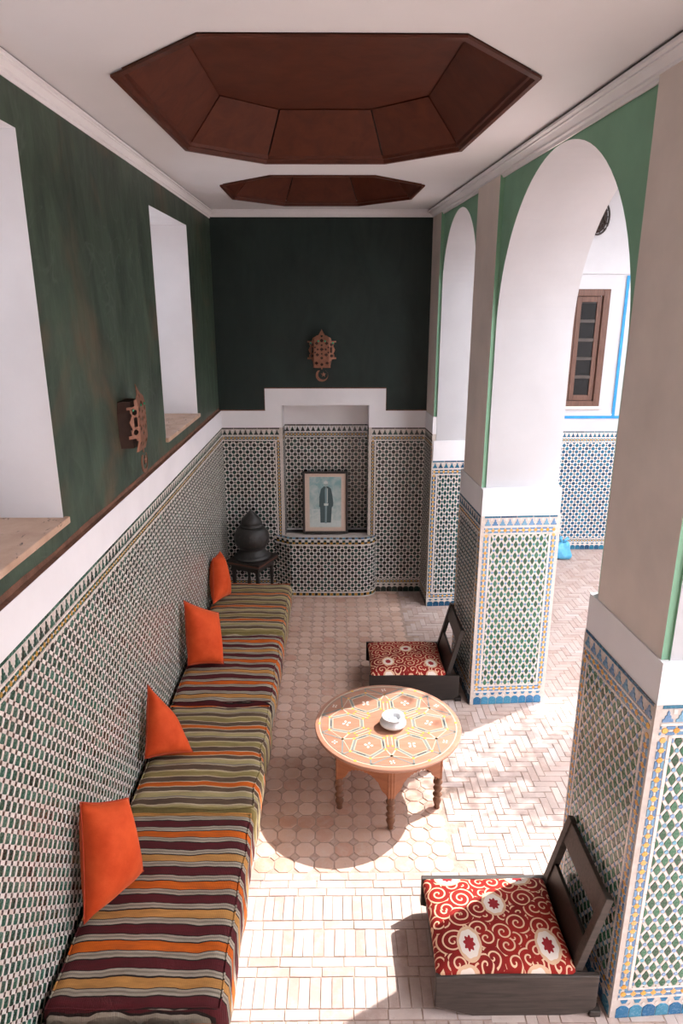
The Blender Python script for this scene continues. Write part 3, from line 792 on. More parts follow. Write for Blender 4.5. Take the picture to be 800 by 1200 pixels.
# green slivers between the arch edge and the piers
for (pa, pb, _, _), (l, r_) in zip(PIERS, ((None, .080), (1.168, 1.722), (3.452, 4.022), (5.752, 6.33))):
    for s0, s1 in ((l, pa), (pb, r_)):
        if s0 is None: continue
        mi_.quad(AP(s0, OFFS, 1.2), AP(s1, OFFS, 1.2), AP(s1, OFFS, 3.62), AP(s0, OFFS, 3.62))
wall_right = struct(mi_.obj('wall_right', 'spandrel_green', fix=False), 'arcade of round arches with green spandrels opening to the courtyard')
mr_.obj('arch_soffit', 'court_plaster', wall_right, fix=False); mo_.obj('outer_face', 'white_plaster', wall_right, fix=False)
def abox(name, mats, parent, s0, s1, o0, o1, z0, z1, mimap=None):
    m = MB(); P = [AP(s0, o0, z0), AP(s1, o0, z0), AP(s1, o1, z0), AP(s0, o1, z0), AP(s0, o0, z1), AP(s1, o0, z1), AP(s1, o1, z1), AP(s0, o1, z1)]
    F = [(3, 2, 1, 0), (4, 5, 6, 7), (0, 1, 5, 4), (1, 2, 6, 5), (2, 3, 7, 6), (3, 0, 4, 7)]
    for i, f in enumerate(F): m.add([P[k_] for k_ in f], [(0, 1, 2, 3)], (mimap or {}).get(i, 0))
    bm = None
    return m.obj(name, mats, parent, fix=False)
COLS = []
for k_, (pa, pb, ba, bb) in enumerate(PIERS):
    dt = 1.42 if k_ != 2 else 1.44; bt = 1.60
    # upper pier: cream face to the gallery, green returns
    col = abox('column', ['cream_plaster', 'spandrel_green'], wall_right, pa, pb, .008, OFFS + .02, 1.55, 3.55, {3: 1, 5: 1})
    # solid core between the arches
    lo = ba + .02 if k_ else -.5; hi = bb - .025
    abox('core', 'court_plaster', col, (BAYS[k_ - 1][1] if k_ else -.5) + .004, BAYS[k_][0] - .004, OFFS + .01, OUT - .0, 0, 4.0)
    COLS.append(col)
    if k_ == 0:
        # pilaster: gallery side continues the back wall dado, front lower
        abox('plinth_band', 'white_plaster', col, -.30, .078, 0, .3, DT, BT - .005); abox('dado_core', 'grout', col, -.32, .088, 0, OUT, 0, dt); abox('dado_upper', 'grout', col, -.32, .076, 0, .2, dt, DT)
        abox('plinth_top', 'white_plaster', col, -.30, .086, .012, OUT + .001, dt, bt)
        fr = (AP(-.27, 0, 0), (SA, -CA, 0), (0, 0, 1), (-CA, -SA, 0))
        mosaic(col, flat_fn(*fr), .35, DT, 'green', 'diag', sides=(0, 1), frame=fr)
        O = AP(.088, 0, 0)
        fr = (O, (CA, SA, 0), (0, 0, 1), (SA, -CA, 0))
        mosaic(col, flat_fn(*fr), OUT, dt, 'bluefar', 'lozenge', sides=(1, 1), edge=.008, frame=fr, basetall=.075)
        continue
    abox('plinth_band', 'white_plaster', col, ba + .002, bb - .002, .002, OUT + .01, dt, bt)
    abox('dado_core', 'grout', col, ba, bb, 0, OUT + .02, 0, dt)
    if k_ == 3: continue
    pk = None; caps = {'star': 130, 'tri': 14, 'dot': 0, 'oct': 40}
    def pick_col(kind, P):
        if kind not in ('star', 'tri', 'oct') or not in_view(P, 8): return None
        return P[0] ** 2 + P[1] ** 2 + (P[2] - 2.75) ** 2
    if k_ == 2: pk = (pick_col, caps)
    # face to the camera
    O = AP(bb, 0, 0); fr = (O, (CA, SA, 0), (0, 0, 1), (SA, -CA, 0))
    mosaic(col, flat_fn(*fr), OUT + .02, dt, 'blue', 'lozenge', sides=(1, 1), edge=.022, frame=fr, pick=pk, tri_pitch=.052, basetall=.095)
    # face to the gallery: u runs from the near end to the far end
    O = AP(bb, 0, 0); fr = (O, (-SA, CA, 0), (0, 0, 1), (-CA, -SA, 0))
    # right-handed order needs u running towards the camera
    O2 = AP(ba, 0, 0); fr2 = (O2, (SA, -CA, 0), (0, 0, 1), (-CA, -SA, 0))
    mosaic(col, flat_fn(*fr2), bb - ba, dt, 'blue' if k_ == 2 else 'bluefar', 'lozenge', sides=(1, 1), edge=.012, frame=fr2, pick=pk, tri_pitch=.060, basetall=.095)

# courtyard side: added eave, far wall, other walls
m = MB(); P = [AP(-.6, OUT - .02, 3.63), AP(8.1, OUT - .02, 3.63), AP(8.1, 1.00, 3.60), AP(-.6, 1.00, 3.60)]
m.add(P + [(p[0], p[1], p[2] + .07) for p in P], [(0, 1, 2, 3), (7, 6, 5, 4), (0, 4, 5, 1), (1, 5, 6, 2), (2, 6, 7, 3), (3, 7, 4, 0)])
struct(m.obj('trim_4', 'white_plaster'), 'plain white eave added unseen above the arches to keep sun off the sofa')  # unseen overhang, added to cut the sun before it reaches the sofa
YC = 7.586
m = MB(); m.box(1.55, 6.6, 6.10, YC + .2, 3.98, 4.13); struct(m.obj('trim_5', 'white_plaster'), 'plain white roof slab over the far side of the courtyard')
m = MB(); WX0, WX1, WZ0, WZ1 = 2.22, 2.905, 1.685, 2.92
def cq(x0, x1, z0, z1, y=YC): m.quad((x0, y, z0), (x1, y, z0), (x1, y, z1), (x0, y, z1))
PX1, PZ1 = 3.085, 3.072      # shallow panel around the window
for (x0, x1, z0, z1) in ((1.30, WX0, 1.59, PZ1), (WX1, PX1, 1.59, PZ1), (WX0, WX1, 1.59, WZ0), (WX0, WX1, WZ1, PZ1)): cq(x0, x1, z0, z1)
for (x0, x1, z0, z1) in ((1.30, 6.6, PZ1, 9.0), (PX1, 6.6, 1.59, PZ1), (1.30, 6.6, 1.40, 1.59), (1.30, 6.6, -.1, 1.40)): cq(x0, x1, z0, z1, YC - .012)  # unseen upper part raised to block sun through the farthest arch
m.quad((1.30, YC - .012, PZ1), (PX1, YC - .012, PZ1), (PX1, YC, PZ1), (1.30, YC, PZ1)); m.quad((PX1, YC - .012, 1.59), (PX1, YC, 1.59), (PX1, YC, PZ1), (PX1, YC - .012, PZ1))
wall_far = struct(m.obj('wall_far', 'court_plaster', fix=False), 'white courtyard wall with blue painted lines and blue mosaic dado')
m = MB(); m.box(1.30, 3.30, YC - .020, YC - .011, 1.548, 1.578); m.obj('blue_line', 'blue_paint', wall_far)
m = MB(); m.box(3.062, 3.092, YC - .020, YC - .011, 1.578, 3.055); m.obj('blue_line', 'blue_paint', wall_far)
fr = ((1.9, YC - .022, 0), (1, 0, 0), (0, 0, 1), (0, -1, 0))
m = MB(); m.box(1.3, 6.6, YC - .022, YC, 0, 1.405); m.obj('dado_core', 'grout', wall_far)
mosaic(wall_far, flat_fn(*fr), 1.75, 1.405, 'court', 'diag', frame=fr, p=.052)
# window of the courtyard wall
e = struct(empty('window_3', (WX1, YC, WZ0)), 'brown wooden casement window in the courtyard wall')
ww, wh = WX1 - WX0, WZ1 - WZ0
f = MB()
for (x0, x1, z0, z1) in ((-ww, -ww + .07, 0, wh), (-.07, 0, 0, wh), (-ww + .07, -.07, 0, .06), (-ww + .07, -.07, wh - .07, wh)): f.box(x0, x1, -.025, .06, z0, z1)
bevel(f.obj('window_frame', 'window_wood', e), .005)
for sx in (-1, 1):
    x0, x1 = (-ww + .075, -ww / 2 - .002) if sx < 0 else (-ww / 2 + .002, -.075)
    f = MB()
    for (a, b, c_, d) in ((x0, x0 + .05, .062, wh - .072), (x1 - .05, x1, .062, wh - .072), (x0 + .05, x1 - .05, .062, .12), (x0 + .05, x1 - .05, wh - .13, wh - .072)): f.box(a, b, .0, .04, c_, d)
    sh = bevel(f.obj('casement', 'window_wood', e), .003)
    n = 5; H_ = wh - .25
    for q in range(n):
        z0 = .12 + H_ * q / n
        g = MB(); g.box(x0 + .05, x1 - .05, .018, .022, z0 + (.015 if q else 0), z0 + H_ / n - .015); g.obj('pane', 'glass_dark', sh)
        if q: g = MB(); g.box(x0 + .05, x1 - .05, .004, .034, z0 - .016, z0 + .016); g.obj('glazing_bar', 'dark_wood_worn', sh)
m = MB(); m.box(-ww - .02, .02, -.03, .02, -.03, 0); m.obj('window_sill', 'cream_plaster', e)
m = MB(); m.box(-ww, 0, .25, .27, 0, wh); m.obj('room_shade', 'dark_wood', e)
# remaining walls that close the place, plus an added light blocker
m = MB(); m.box(1.30, 1.42, 6.60, YC, 0, 9.0); struct(m.obj('wall_return', 'white_plaster'), 'short white wall beside the end wall')
m = MB(); m.box(6.6, 6.75, -3.2, YC + .1, 0, 5.2); struct(m.obj('wall_court', 'white_plaster'), 'tall white wall across the courtyard')
m = MB(); m.box(1.6, 6.6, -3.3, -3.15, 0, 5.2); struct(m.obj('wall_near', 'white_plaster'), 'white courtyard wall behind the camera')
m = MB(); m.box(-1.7, 1.9, YF - .15, YF, 0, 4.0); struct(m.obj('wall_front', 'white_plaster'), 'white gallery wall behind the camera')
m = MB(); m.box(-2.9, -2.65, -3, 8, 0, 9.0); struct(m.obj('wall_light_block', 'court_plaster'), 'unseen pale wall added outside the windows to dim their light')  # added out of view, cuts daylight coming through the left windows

# ------------------------------------------------------------------ striped sofa mattresses
def round_box(nx, ny, nz, hx, hy, hz, r, warp=None):
    m = MB(); idx = {}
    def vid(p):
        k_ = tuple(round(c, 5) for c in p)
        if k_ not in idx: idx[k_] = len(m.v); m.v.append(p)
        return idx[k_]
    def lin(n, h): return [-h + 2 * h * i / n for i in range(n + 1)]
    X, Y, Z = lin(nx, hx), lin(ny, hy), lin(nz, hz)
    def face(grid, na, nb):
        for i in range(na):
            for j in range(nb):
                m.f.append((vid(grid(i, j)), vid(grid(i + 1, j)), vid(grid(i + 1, j + 1)), vid(grid(i, j + 1)))); m.mi.append(0)
    face(lambda i, j: (X[i], Y[j], hz), nx, ny); face(lambda i, j: (X[nx - i], Y[j], -hz), nx, ny)
    face(lambda i, j: (X[i], -hy, Z[j]), nx, nz); face(lambda i, j: (X[nx - i], hy, Z[j]), nx, nz)
    face(lambda i, j: (hx, Y[i], Z[j]), ny, nz); face(lambda i, j: (-hx, Y[ny - i], Z[j]), ny, nz)
    out = []
    for p in m.v:
        q = [max(-(h - r), min(h - r, c)) for c, h in zip(p, (hx, hy, hz))]
        d = Vector(p) - Vector(q)
        if d.length > 1e-6: d = d.normalized() * r
        v = Vector(q) + d
        if warp: v = warp(v)
        out.append(tuple(v))
    m.v = out; return m
MATS = [  # y0, y1, top, material, label
    (4.715, 5.70, .372, 'stripe_olive', 'olive and orange striped mattress at the far end of the sofa'),
    (3.765, 4.715, .365, 'stripe_maroon', 'maroon and gold striped mattress, second from the end wall'),
    (2.815, 3.765, .360, 'stripe_olive', 'olive and brown striped mattress in the middle beside the round table'),
    (1.79, 2.815, .368, 'stripe_maroon', 'large maroon, orange and gold striped mattress nearest in full view'),
    (.80, 1.79, .350, 'stripe_olive', 'olive striped mattress barely showing at the bottom edge')]
for i, (y0, y1, zt, mt, lab) in enumerate(MATS):
    cx, cy = (-1.058 - .405) / 2, (y0 + y1) / 2; hx, hy = (1.058 - .405) / 2, (y1 - y0) / 2 - .006
    zb = .012; hz = (zt - zb) / 2; sd_ = i * 3.7
    def warp(v, hx=hx, hy=hy, hz=hz, sd_=sd_):
        t = (v.z + hz) / (2 * hz)
        v = v.copy()
        puff = .012 * cos(v.x / hx * pi / 2) * cos(v.y / hy * pi / 2)
        wr = .010 * noise.noise((v.x * 4, v.y * 8 + sd_, 1)) + .006 * noise.noise((v.x * 10, v.y * 16 + sd_, 5))
        if v.z > 0: v.z += puff + wr
        v.x += (.018 * noise.noise((v.y * 6 + sd_, v.z * 6, 2)) + .012 * sin(t * pi) - (1 - t) * .030) if v.x > 0 else 0
        v.y += .010 * noise.noise((v.x * 5, v.z * 5, sd_))
        return v
    root = empty('sofa_mattress', (cx, cy, 0)); tag(root, lab, 'mattress', 'striped mattresses along the tiled wall')
    mb = round_box(22, 44, 9, hx, hy, hz, .055, warp); ob = mb.obj('cover', mt, root, True); ob.location = (0, 0, zb + hz)
    # piping along the upper edge
    mp = MB(); e_ = .020
    ring = []
    for a, b, n in (((-hx + e_, -hy + e_), (hx - e_, -hy + e_), 14), ((hx - e_, -hy + e_), (hx - e_, hy - e_), 24), ((hx - e_, hy - e_), (-hx + e_, hy - e_), 14), ((-hx + e_, hy - e_), (-hx + e_, -hy + e_), 24)):
        for q in range(n):
            x, y = a[0] + (b[0] - a[0]) * q / n, a[1] + (b[1] - a[1]) * q / n
            w = warp(Vector((x, y, hz - .010))); ring.append((w.x, w.y, w.z + zb + hz - .0))
    mp.tube(ring, .0042, 6, closed=True); mp.obj('piping', mt, root, True)

# ------------------------------------------------------------------ orange pillows
def pillow(corners, thick, label, n=22):
    TL, TR, BR, BL = [Vector(c) for c in corners]
    c0 = (TL + TR + BR + BL) / 4
    nrm = ((TR - BL).cross(TL - BR)).normalized()
    base = Vector((c0.x, c0.y, min(p.z for p in (TL, TR, BR, BL))))
    root = empty('throw_pillow', base); tag(root, label, 'pillow', 'orange velvet pillows on the sofa')
    def P(u, v):
        pu, pv = 2 * u - 1, 2 * v - 1
        pin = 1 - .055 * (1 - pv * pv) * abs(pu) ** 3; pin2 = 1 - .055 * (1 - pu * pu) * abs(pv) ** 3
        uu, vv = .5 + pu * pin / 2, .5 + pv * pin2 / 2
        return (BL * (1 - uu) + BR * uu) * (1 - vv) + (TL * (1 - uu) + TR * uu) * vv - base
    m = MB(); vid = {}
    for side in (1, -1):
        for i in range(n + 1):
            for j in range(n + 1):
                u, v = i / n, j / n; pu, pv = abs(2 * u - 1), abs(2 * v - 1)
                h = thick * .5 * (max(0, 1 - pu ** 2.6) * max(0, 1 - pv ** 2.6)) ** .55
                h += .004 * noise.noise((u * 5, v * 5, c0.y + side)) * (1 if h > .01 else 0)
                edge = i in (0, n) or j in (0, n)
                key = (i, j) if edge else (i, j, side)
                if key not in vid: vid[key] = len(m.v); m.v.append(tuple(P(u, v) + nrm * h * side))
        for i in range(n):
            for j in range(n):
                g = lambda a, b: vid[(a, b)] if (a in (0, n) or b in (0, n)) else vid[(a, b, side)]
                f = (g(i, j), g(i + 1, j), g(i + 1, j + 1), g(i, j + 1)); m.f.append(f if side > 0 else f[::-1]); m.mi.append(0)
    m.obj('velvet_cover', 'orange_velvet', root, True)
    mp = MB(); ring = [tuple(P(i / n, 0)) for i in range(n)] + [tuple(P(1, i / n)) for i in range(n)] + [tuple(P(1 - i / n, 1)) for i in range(n)] + [tuple(P(0, 1 - i / n)) for i in range(n)]
    mp.tube(ring, .0035, 6, closed=True); mp.obj('seam', 'orange_piping', root, True)
pillow([(-1.035, 2.30, .838), (-.88, 2.407, .769), (-.845, 2.40, .395), (-1.0, 2.115, .415)], .19, 'large orange velvet pillow nearest the camera, propped on the mosaic wall')
pillow([(-1.035, 3.31, .765), (-.92, 3.347, .55), (-.798, 3.236, .39), (-1.025, 3.11, .44)], .15, 'orange velvet pillow leaning slanted on the middle olive mattress')
pillow([(-1.035, 4.25, .845), (-.84, 4.436, .666), (-.781, 4.204, .39), (-1.005, 4.12, .425)], .18, 'orange velvet pillow on the second mattress from the end wall')
pillow([(-1.03, 5.33, .74), (-.985, 5.43, .77), (-.90, 5.36, .405), (-1.005, 5.10, .43)], .15, 'orange velvet pillow seen edge-on at the far end of the sofa')

# ------------------------------------------------------------------ round painted table
TC = (.29, 3.41); TR_, TH = .42, .45
tab = empty('coffee_table', (TC[0], TC[1], 0)); tag(tab, 'round low wooden table with painted top and scalloped apron', 'table')
m = MB(); m.lathe([(.30, TH - .032), (.395, TH - .032), (.408, TH - .026), (.419, TH - .016), (.42, TH - .008), (.416, TH - .002), (.408, TH), (.05, TH)], 72)
top = m.obj('table_top', 'table_top_wood', tab, True)
top.modifiers.new('es', 'EDGE_SPLIT').split_angle = radians(40)
HR = .345
def hexp(k_, r=HR): a = radians(-90 + 60 * k_); return Vector((r * cos(a), r * sin(a), 0))
for k_ in range(6):
    A, B = hexp(k_), hexp(k_ + 1); L = (B - A).length; d = (B - A).normalized(); nn = Vector((d.y, -d.x, 0))
    z1, z0 = TH - .030, .215
    pts_b = []; n = 30                           # scalloped ogee lower edge
    for i in range(n + 1):
        t = i / n; x = abs(2 * t - 1)
        if x > .80: z = z0 + (.80 - x) * .06
        elif x > .62: z = z0 + .012 + (.80 - x) * .10
        else: z = z0 + .030 + .075 * sqrt(max(0, 1 - (x / .62) ** 2))
        if x < .64: z += .0035 * (1 if i % 2 else -1)
        pts_b.append((t * L, z))
    m = MB(); fr_, bk_ = [], []
    for x, z in pts_b:
        for zz in (z, z1):
            p = A + d * x
            fr_.append(Vector((p.x, p.y, zz))); bk_.append(Vector((p.x, p.y, zz)) - nn * .022)
    N2 = len(fr_); m.v = [tuple(v) for v in fr_ + bk_]
    for i in range(n):
        a, b, c_, e_ = 2 * i, 2 * i + 2, 2 * i + 3, 2 * i + 1
        for f in ((a, b, c_, e_), (N2 + e_, N2 + c_, N2 + b, N2 + a), (a, N2 + a, N2 + b, b)): m.f.append(f); m.mi.append(0)
    ap = m.obj('apron_panel', 'table_wood', tab)
for k_ in range(6):
    p = hexp(k_, HR - .024)
    m = MB(); m.box(p.x - .020, p.x + .020, p.y - .020, p.y + .020, .205, TH - .03); bevel(m.obj('corner_post', 'table_wood', tab), .004)
    prof = [(.010, 0), (.015, .006), (.012, .016), (.017, .040), (.0215, .055), (.016, .070), (.013, .078), (.021, .088), (.023, .094), (.019, .102), (.012, .112), (.020, .128), (.0215, .138), (.015, .152), (.012, .160), (.0225, .172), (.0225, .182), (.016, .190), (.020, .212)]
    m = MB(); m.lathe([(r_l * 1.2, z_l) for r_l, z_l in prof], 18, (p.x, p.y, 0)); m.obj('leg', 'leg_wood', tab, True)
# painted inlay: six hexagonal cells, rim fields, small flowers
inl = {}
def acc(mt): return inl.setdefault(mt, MB())
ZT = TH
def tfn(x, y, h): return (x, y, ZT + h)
def strip(a, b, w, mt, h=.0008):
    a, b = Vector(a), Vector(b); d = (b - a).normalized(); nn = Vector((-d.y, d.x)) * w / 2
    acc(mt).prism([tuple(a - nn), tuple(b - nn), tuple(b + nn), tuple(a + nn)], tfn, 0, h)
def disc(c, r, mt, n=8, h=.0012, sx=1): acc(mt).prism([(c[0] + r * cos(2 * pi * i / n), c[1] + r * sin(2 * pi * i / n)) for i in range(n)], tfn, 0, h)
def flower(c, r, rot=0):
    for q in range(4):
        a = rot + q * pi / 2; dx, dy = cos(a), sin(a)
        acc('inlay_white').prism([(c[0] + dx * r * .2 , c[1] + dy * r * .2), (c[0] + dx * r * .75 + dy * r * .28, c[1] + dy * r * .75 - dx * r * .28), (c[0] + dx * r, c[1] + dy * r), (c[0] + dx * r * .75 - dy * r * .28, c[1] + dy * r * .75 + dx * r * .28)], tfn, 0, .001)
for k_ in range(6):
    a0 = radians(60 * k_)
    ca, sa = cos(a0), sin(a0)
    def L2(x, y): return (x * ca - y * sa, x * sa + y * ca)
    cell = [(.150, .0), (.195, .078), (.310, .085), (.352, .0), (.310, -.085), (.195, -.078)]
    cell = [(.140, .045), (.225, .098), (.335, .062), (.335, -.062), (.225, -.098), (.140, -.045)]
    for i in range(6):
        A, B = Vector(cell[i]), Vector(cell[(i + 1) % 6]); c_ = Vector((.235, 0))
        A2, B2 = c_ + (A - c_) * .80, c_ + (B - c_) * .80; A3, B3 = c_ + (A - c_) * .905, c_ + (B - c_) * .905
        strip(L2(*A), L2(*B), .005, 'inlay_cream'); strip(L2(*A3.lerp(B3, .06)), L2(*A3.lerp(B3, .94)), .013, 'inlay_grey'); strip(L2(*A2), L2(*B2), .004, 'inlay_cream')
        if i % 2 == 0: strip(L2(*A3.lerp(B3, .25)), L2(*A3.lerp(B3, .75)), .005, 'inlay_black', .0011)
        disc(L2(*A), .008, 'inlay_yellow')
    flower(L2(.237, 0), .026, a0 + .3)
    # rim field between cells
    r1 = .392
    ar = [(r1 * cos(a0 + radians(30 + t)), r1 * sin(a0 + radians(30 + t))) for t in range(-30, 31, 6)]
    for i in range(len(ar) - 1): strip(ar[i], ar[i + 1], .006, 'inlay_cream'); strip((ar[i][0] * .972, ar[i][1] * .972), (ar[i + 1][0] * .972, ar[i + 1][1] * .972), .003, 'inlay_grey')
    in_ = [(.300 * cos(a0 + radians(30)), .300 * sin(a0 + radians(30)))]
    disc((r1 * cos(a0), r1 * sin(a0)), .009, 'inlay_yellow')
    for sg in (-1, 1):
        c1 = L2(.335, sg * .062); c2 = L2(.225, sg * .098); aa = a0 + sg * radians(30)
        rp = (.388 * cos(a0 + sg * radians(13)), .388 * sin(a0 + sg * radians(13))); rq = (.300 * cos(aa), .300 * sin(aa))
        strip(c1, rp, .010, 'inlay_grey'); strip(c2, rq, .008, 'inlay_cream'); strip(rq, rp, .009, 'inlay_grey'); strip(c1, rq, .004, 'inlay_cream', .001)
        disc(rq, .008, 'inlay_yellow')
    pa, pb = L2(.355, .055), (.385 * cos(a0 + radians(30)), .385 * sin(a0 + radians(30)))
    flower((.352 * cos(a0 + radians(30)), .352 * sin(a0 + radians(30))), .017, a0)
    # double bars between neighbouring cells
    b0 = a0 + radians(30)
    for off in (-.012, .012):
        P1 = (.125 * cos(b0) - off * sin(b0), .125 * sin(b0) + off * cos(b0)); P2 = (.215 * cos(b0) - off * sin(b0), .215 * sin(b0) + off * cos(b0))
        strip(P1, P2, .006, 'inlay_cream'); disc(P1, .007, 'inlay_yellow'); disc(P2, .007, 'inlay_yellow')
    strip((.130 * cos(b0), .130 * sin(b0)), (.205 * cos(b0), .205 * sin(b0)), .004, 'inlay_grey')
for mt, mb in inl.items():
    stuff(mb.obj(mt.replace('inlay_', '') + '_inlay', mt, top, fix=False))

# white ceramic incense pot
ash = empty('ashtray', (.318, 3.385, TH + .001)); tag(ash, 'white ceramic ashtray pot on the painted table', 'ashtray')
m = MB(); m.lathe([(.045, 0), (.062, .006), (.078, .022), (.080, .034), (.070, .050), (.052, .058), (.050, .062), (.064, .072), (.069, .078), (.066, .083), (.056, .081), (.044, .076), (.040, .068), (.032, .050), (.0, .048)], 40)
m.v = [(x * .95, y * .95, z * .80) for x, y, z in m.v]; m.obj('pot', 'ceramic_white', ash, True)
m = MB(); m.lathe([(.0, .0485), (.030, .0485), (.024, .057), (.008, .062)], 20); m.v = [(x * .95, y * .95, z * .80) for x, y, z in m.v]; m.obj('ash_heap', 'ash', ash, True)

# ------------------------------------------------------------------ low wooden chairs
def make_chair(loc, rz, label, mat, matw, back=(.56, .335), W=.51):
    root = empty('low_chair', loc, rz); tag(root, label, 'chair', 'low wooden chairs')
    prof = [(-.325, .205), (.325, .205), (.325, .045), (.300, .012), (.20, 0), (-.17, 0), (-.325, .050)]
    for sy in (-1, 1):
        m = MB(); yo, yi = sy * W / 2, sy * (W / 2 - .024)
        n = len(prof); m.add([(x, yo, z) for x, z in prof] + [(x, yi, z) for x, z in prof], [tuple(range(n)), tuple(range(2 * n - 1, n - 1, -1))] + [(i, (i + 1) % n, n + (i + 1) % n, n + i) for i in range(n)])
        bevel(m.obj('side_board', matw, root), .004)
        bx('foot', matw, root, .30, .345, sy * (W / 2 - .012) - .02, sy * (W / 2 - .012) + .02, 0, .028)
    w = W / 2 - .024
    bx('front_board', matw, root, -.300, -.278, -w, w, .035, .190)
    for q in range(5):
        x0 = -.27 + q * .104; bx('seat_slat', mat, root, x0, x0 + .095, -w, w, .128, .146)
    # reclined back
    z0, zt = .10, back[0]; x0, x1 = .222, back[1]
    dz, dx = zt - z0, x1 - x0; L = sqrt(dz * dz + dx * dx); ax = Vector((dx / L, 0, dz / L)); nr = Vector((dz / L, 0, -dx / L))
    def slab(name, mt, ya, yb, t0, t1, th0=-.014, th1=.014):
        m = MB(); P = []
        for t in (t0, t1):
            for y in (ya, yb):
                for th in (th0, th1):
                    p = Vector((x0, 0, z0)) + ax * (t * L) + nr * th; P.append((p.x, y, p.z))
        m.add(P, [(0, 1, 3, 2), (4, 6, 7, 5), (0, 4, 5, 1), (2, 3, 7, 6), (0, 2, 6, 4), (1, 5, 7, 3)]); bevel(m.obj(name, mt, root), .003)
    pw = .042
    for sy in (-1, 1):
        ya, yb = sorted((sy * (w - .002), sy * (w - pw))); slab('back_post', matw, ya, yb, 0, 1.0, -.016, .016)
    slab('top_rail', matw, -w + pw, w - pw, .76, .985, -.011, .011)
    slab('back_panel', mat, -w + pw, w - pw, .06, .50, -.009, .009)
    return root
def seat_cushion(loc, hx, hy, mt, label, tilt=0):
    root = empty('seat_cushion', loc); tag(root, label, 'cushion', 'red patterned seat cushions')
    def warp(v):
        v = v.copy(); ex, ey = abs(v.x) / hx, abs(v.y) / hy
        f = (max(0, 1 - ex ** 3.0) * max(0, 1 - ey ** 3.0)) ** .42
        v.z = v.z * (.34 + .66 * f) + (.005 * noise.noise((v.x * 9, v.y * 9, loc[1])) if v.z > 0 else 0)
        v.x *= 1 - .03 * (1 - ey * ey); v.y *= 1 - .03 * (1 - ex * ex)
        return v
    mb = round_box(26, 22, 6, hx, hy, .052, .03, warp); o = mb.obj('cover', mt, root, True); o.location = (0, 0, .052)
    return root
C1 = (.715, 2.305); C2 = (.555, 4.615)
red_cushion('red_scroll_near', [(.539 - .672, 2.165 - 2.295, .050, .078), (.681 - .672, 2.356 - 2.295, .052, .062), (.862 - .672, 2.160 - 2.295, .052, .078), (.503 - .672, .215, .06, .05), (.822 - .672, .215, .06, .05), (.52 - .672, -.262, .06, .05), (.80 - .672, -.262, .06, .05)])
red_cushion('red_scroll_far', [(.375 - .512, 4.491 - 4.60, .046, .060), (.522 - .512, 4.675 - 4.60, .048, .050), (.687 - .512, 4.465 - 4.60, .048, .060), (.375 - .512, -.266, .05, .05), (.68 - .512, -.266, .05, .05)])
make_chair((C1[0], C1[1], 0), 0, 'low worn brown wooden chair against the tiled column, bottom right', 'dark_wood', 'dark_wood_worn')
seat_cushion((.672, 2.295, .147), .283, .236, 'red_scroll_near', 'red scroll-patterned cushion with oval medallions on the nearer chair')
make_chair((C2[0], C2[1], 0), 0, 'low black wooden chair behind the round table', 'dark_wood', 'dark_wood', (.55, .335), .53)
seat_cushion((.512, 4.60, .147), .275, .245, 'red_scroll_far', 'red scroll-patterned cushion with oval medallions on the chair behind the table')

# ------------------------------------------------------------------ tiled wall fountain
fo = empty('wall_fountain', (-.10, YB - .02, 0)); tag(fo, 'mosaic-covered basin with rounded corner under the niche', 'fountain')
pl = [(-.605, YB - .004), (-.448, 6.225)]
for i in range(6): pl.append((-.448 + (i + 1) * .115, 6.225 - .012 * sin(pi * (i + 1) / 9)))
cx_, cy_, r_ = .252, 6.350, .130
for i in range(1, 9):
    a = radians(-90 + 90 * i / 8); pl.append((cx_ + r_ * cos(a), cy_ + (cy_ - 6.222) * sin(a)))
pl[-1] = (.382, YB - .004)
cum = [0]
for i in range(len(pl) - 1): cum.append(cum[-1] + math.hypot(pl[i + 1][0] - pl[i][0], pl[i + 1][1] - pl[i][1]))
def basin_fn(u, v, h):
    u = max(0, min(cum[-1] - 1e-6, u)); i = 0
    while i < len(cum) - 2 and cum[i + 1] < u: i += 1
    t = (u - cum[i]) / (cum[i + 1] - cum[i]); a, b = pl[i], pl[i + 1]
    dx, dy = b[0] - a[0], b[1] - a[1]; L = math.hypot(dx, dy)
    return (a[0] + dx * t + dy / L * h + .10, a[1] + dy * t - dx / L * h - YB + .02, v)
BZ = .595
def ring_pts(h, z): return [basin_fn(c_, z, h) for c_ in cum]
m = MB(); n = len(pl); A, B = ring_pts(0, 0), ring_pts(0, BZ)
for i in range(n - 1): m.quad(A[i], A[i + 1], B[i + 1], B[i])
m.obj('basin_wall', 'grout', fo, fix=False)
m = MB(); A, B, C_ = ring_pts(.012, BZ - .006), ring_pts(.006, BZ + .004), [(p[0] * .9 - .0, p[1] + .09 * (1 if p[1] < -.05 else .3), BZ + .004) for p in ring_pts(0, BZ)]
for i in range(n - 1): m.quad(A[i], A[i + 1], B[i + 1], B[i]); m.quad(B[i], B[i + 1], C_[i + 1], C_[i])
m.obj('rim', 'grout', fo, fix=False)
mosaic(fo, basin_fn, cum[-1], BZ - .045, 'green', 'diag', top=False, bottom=False, v0=.055)
chk = {}
nn_ = int(cum[-1] / .030)
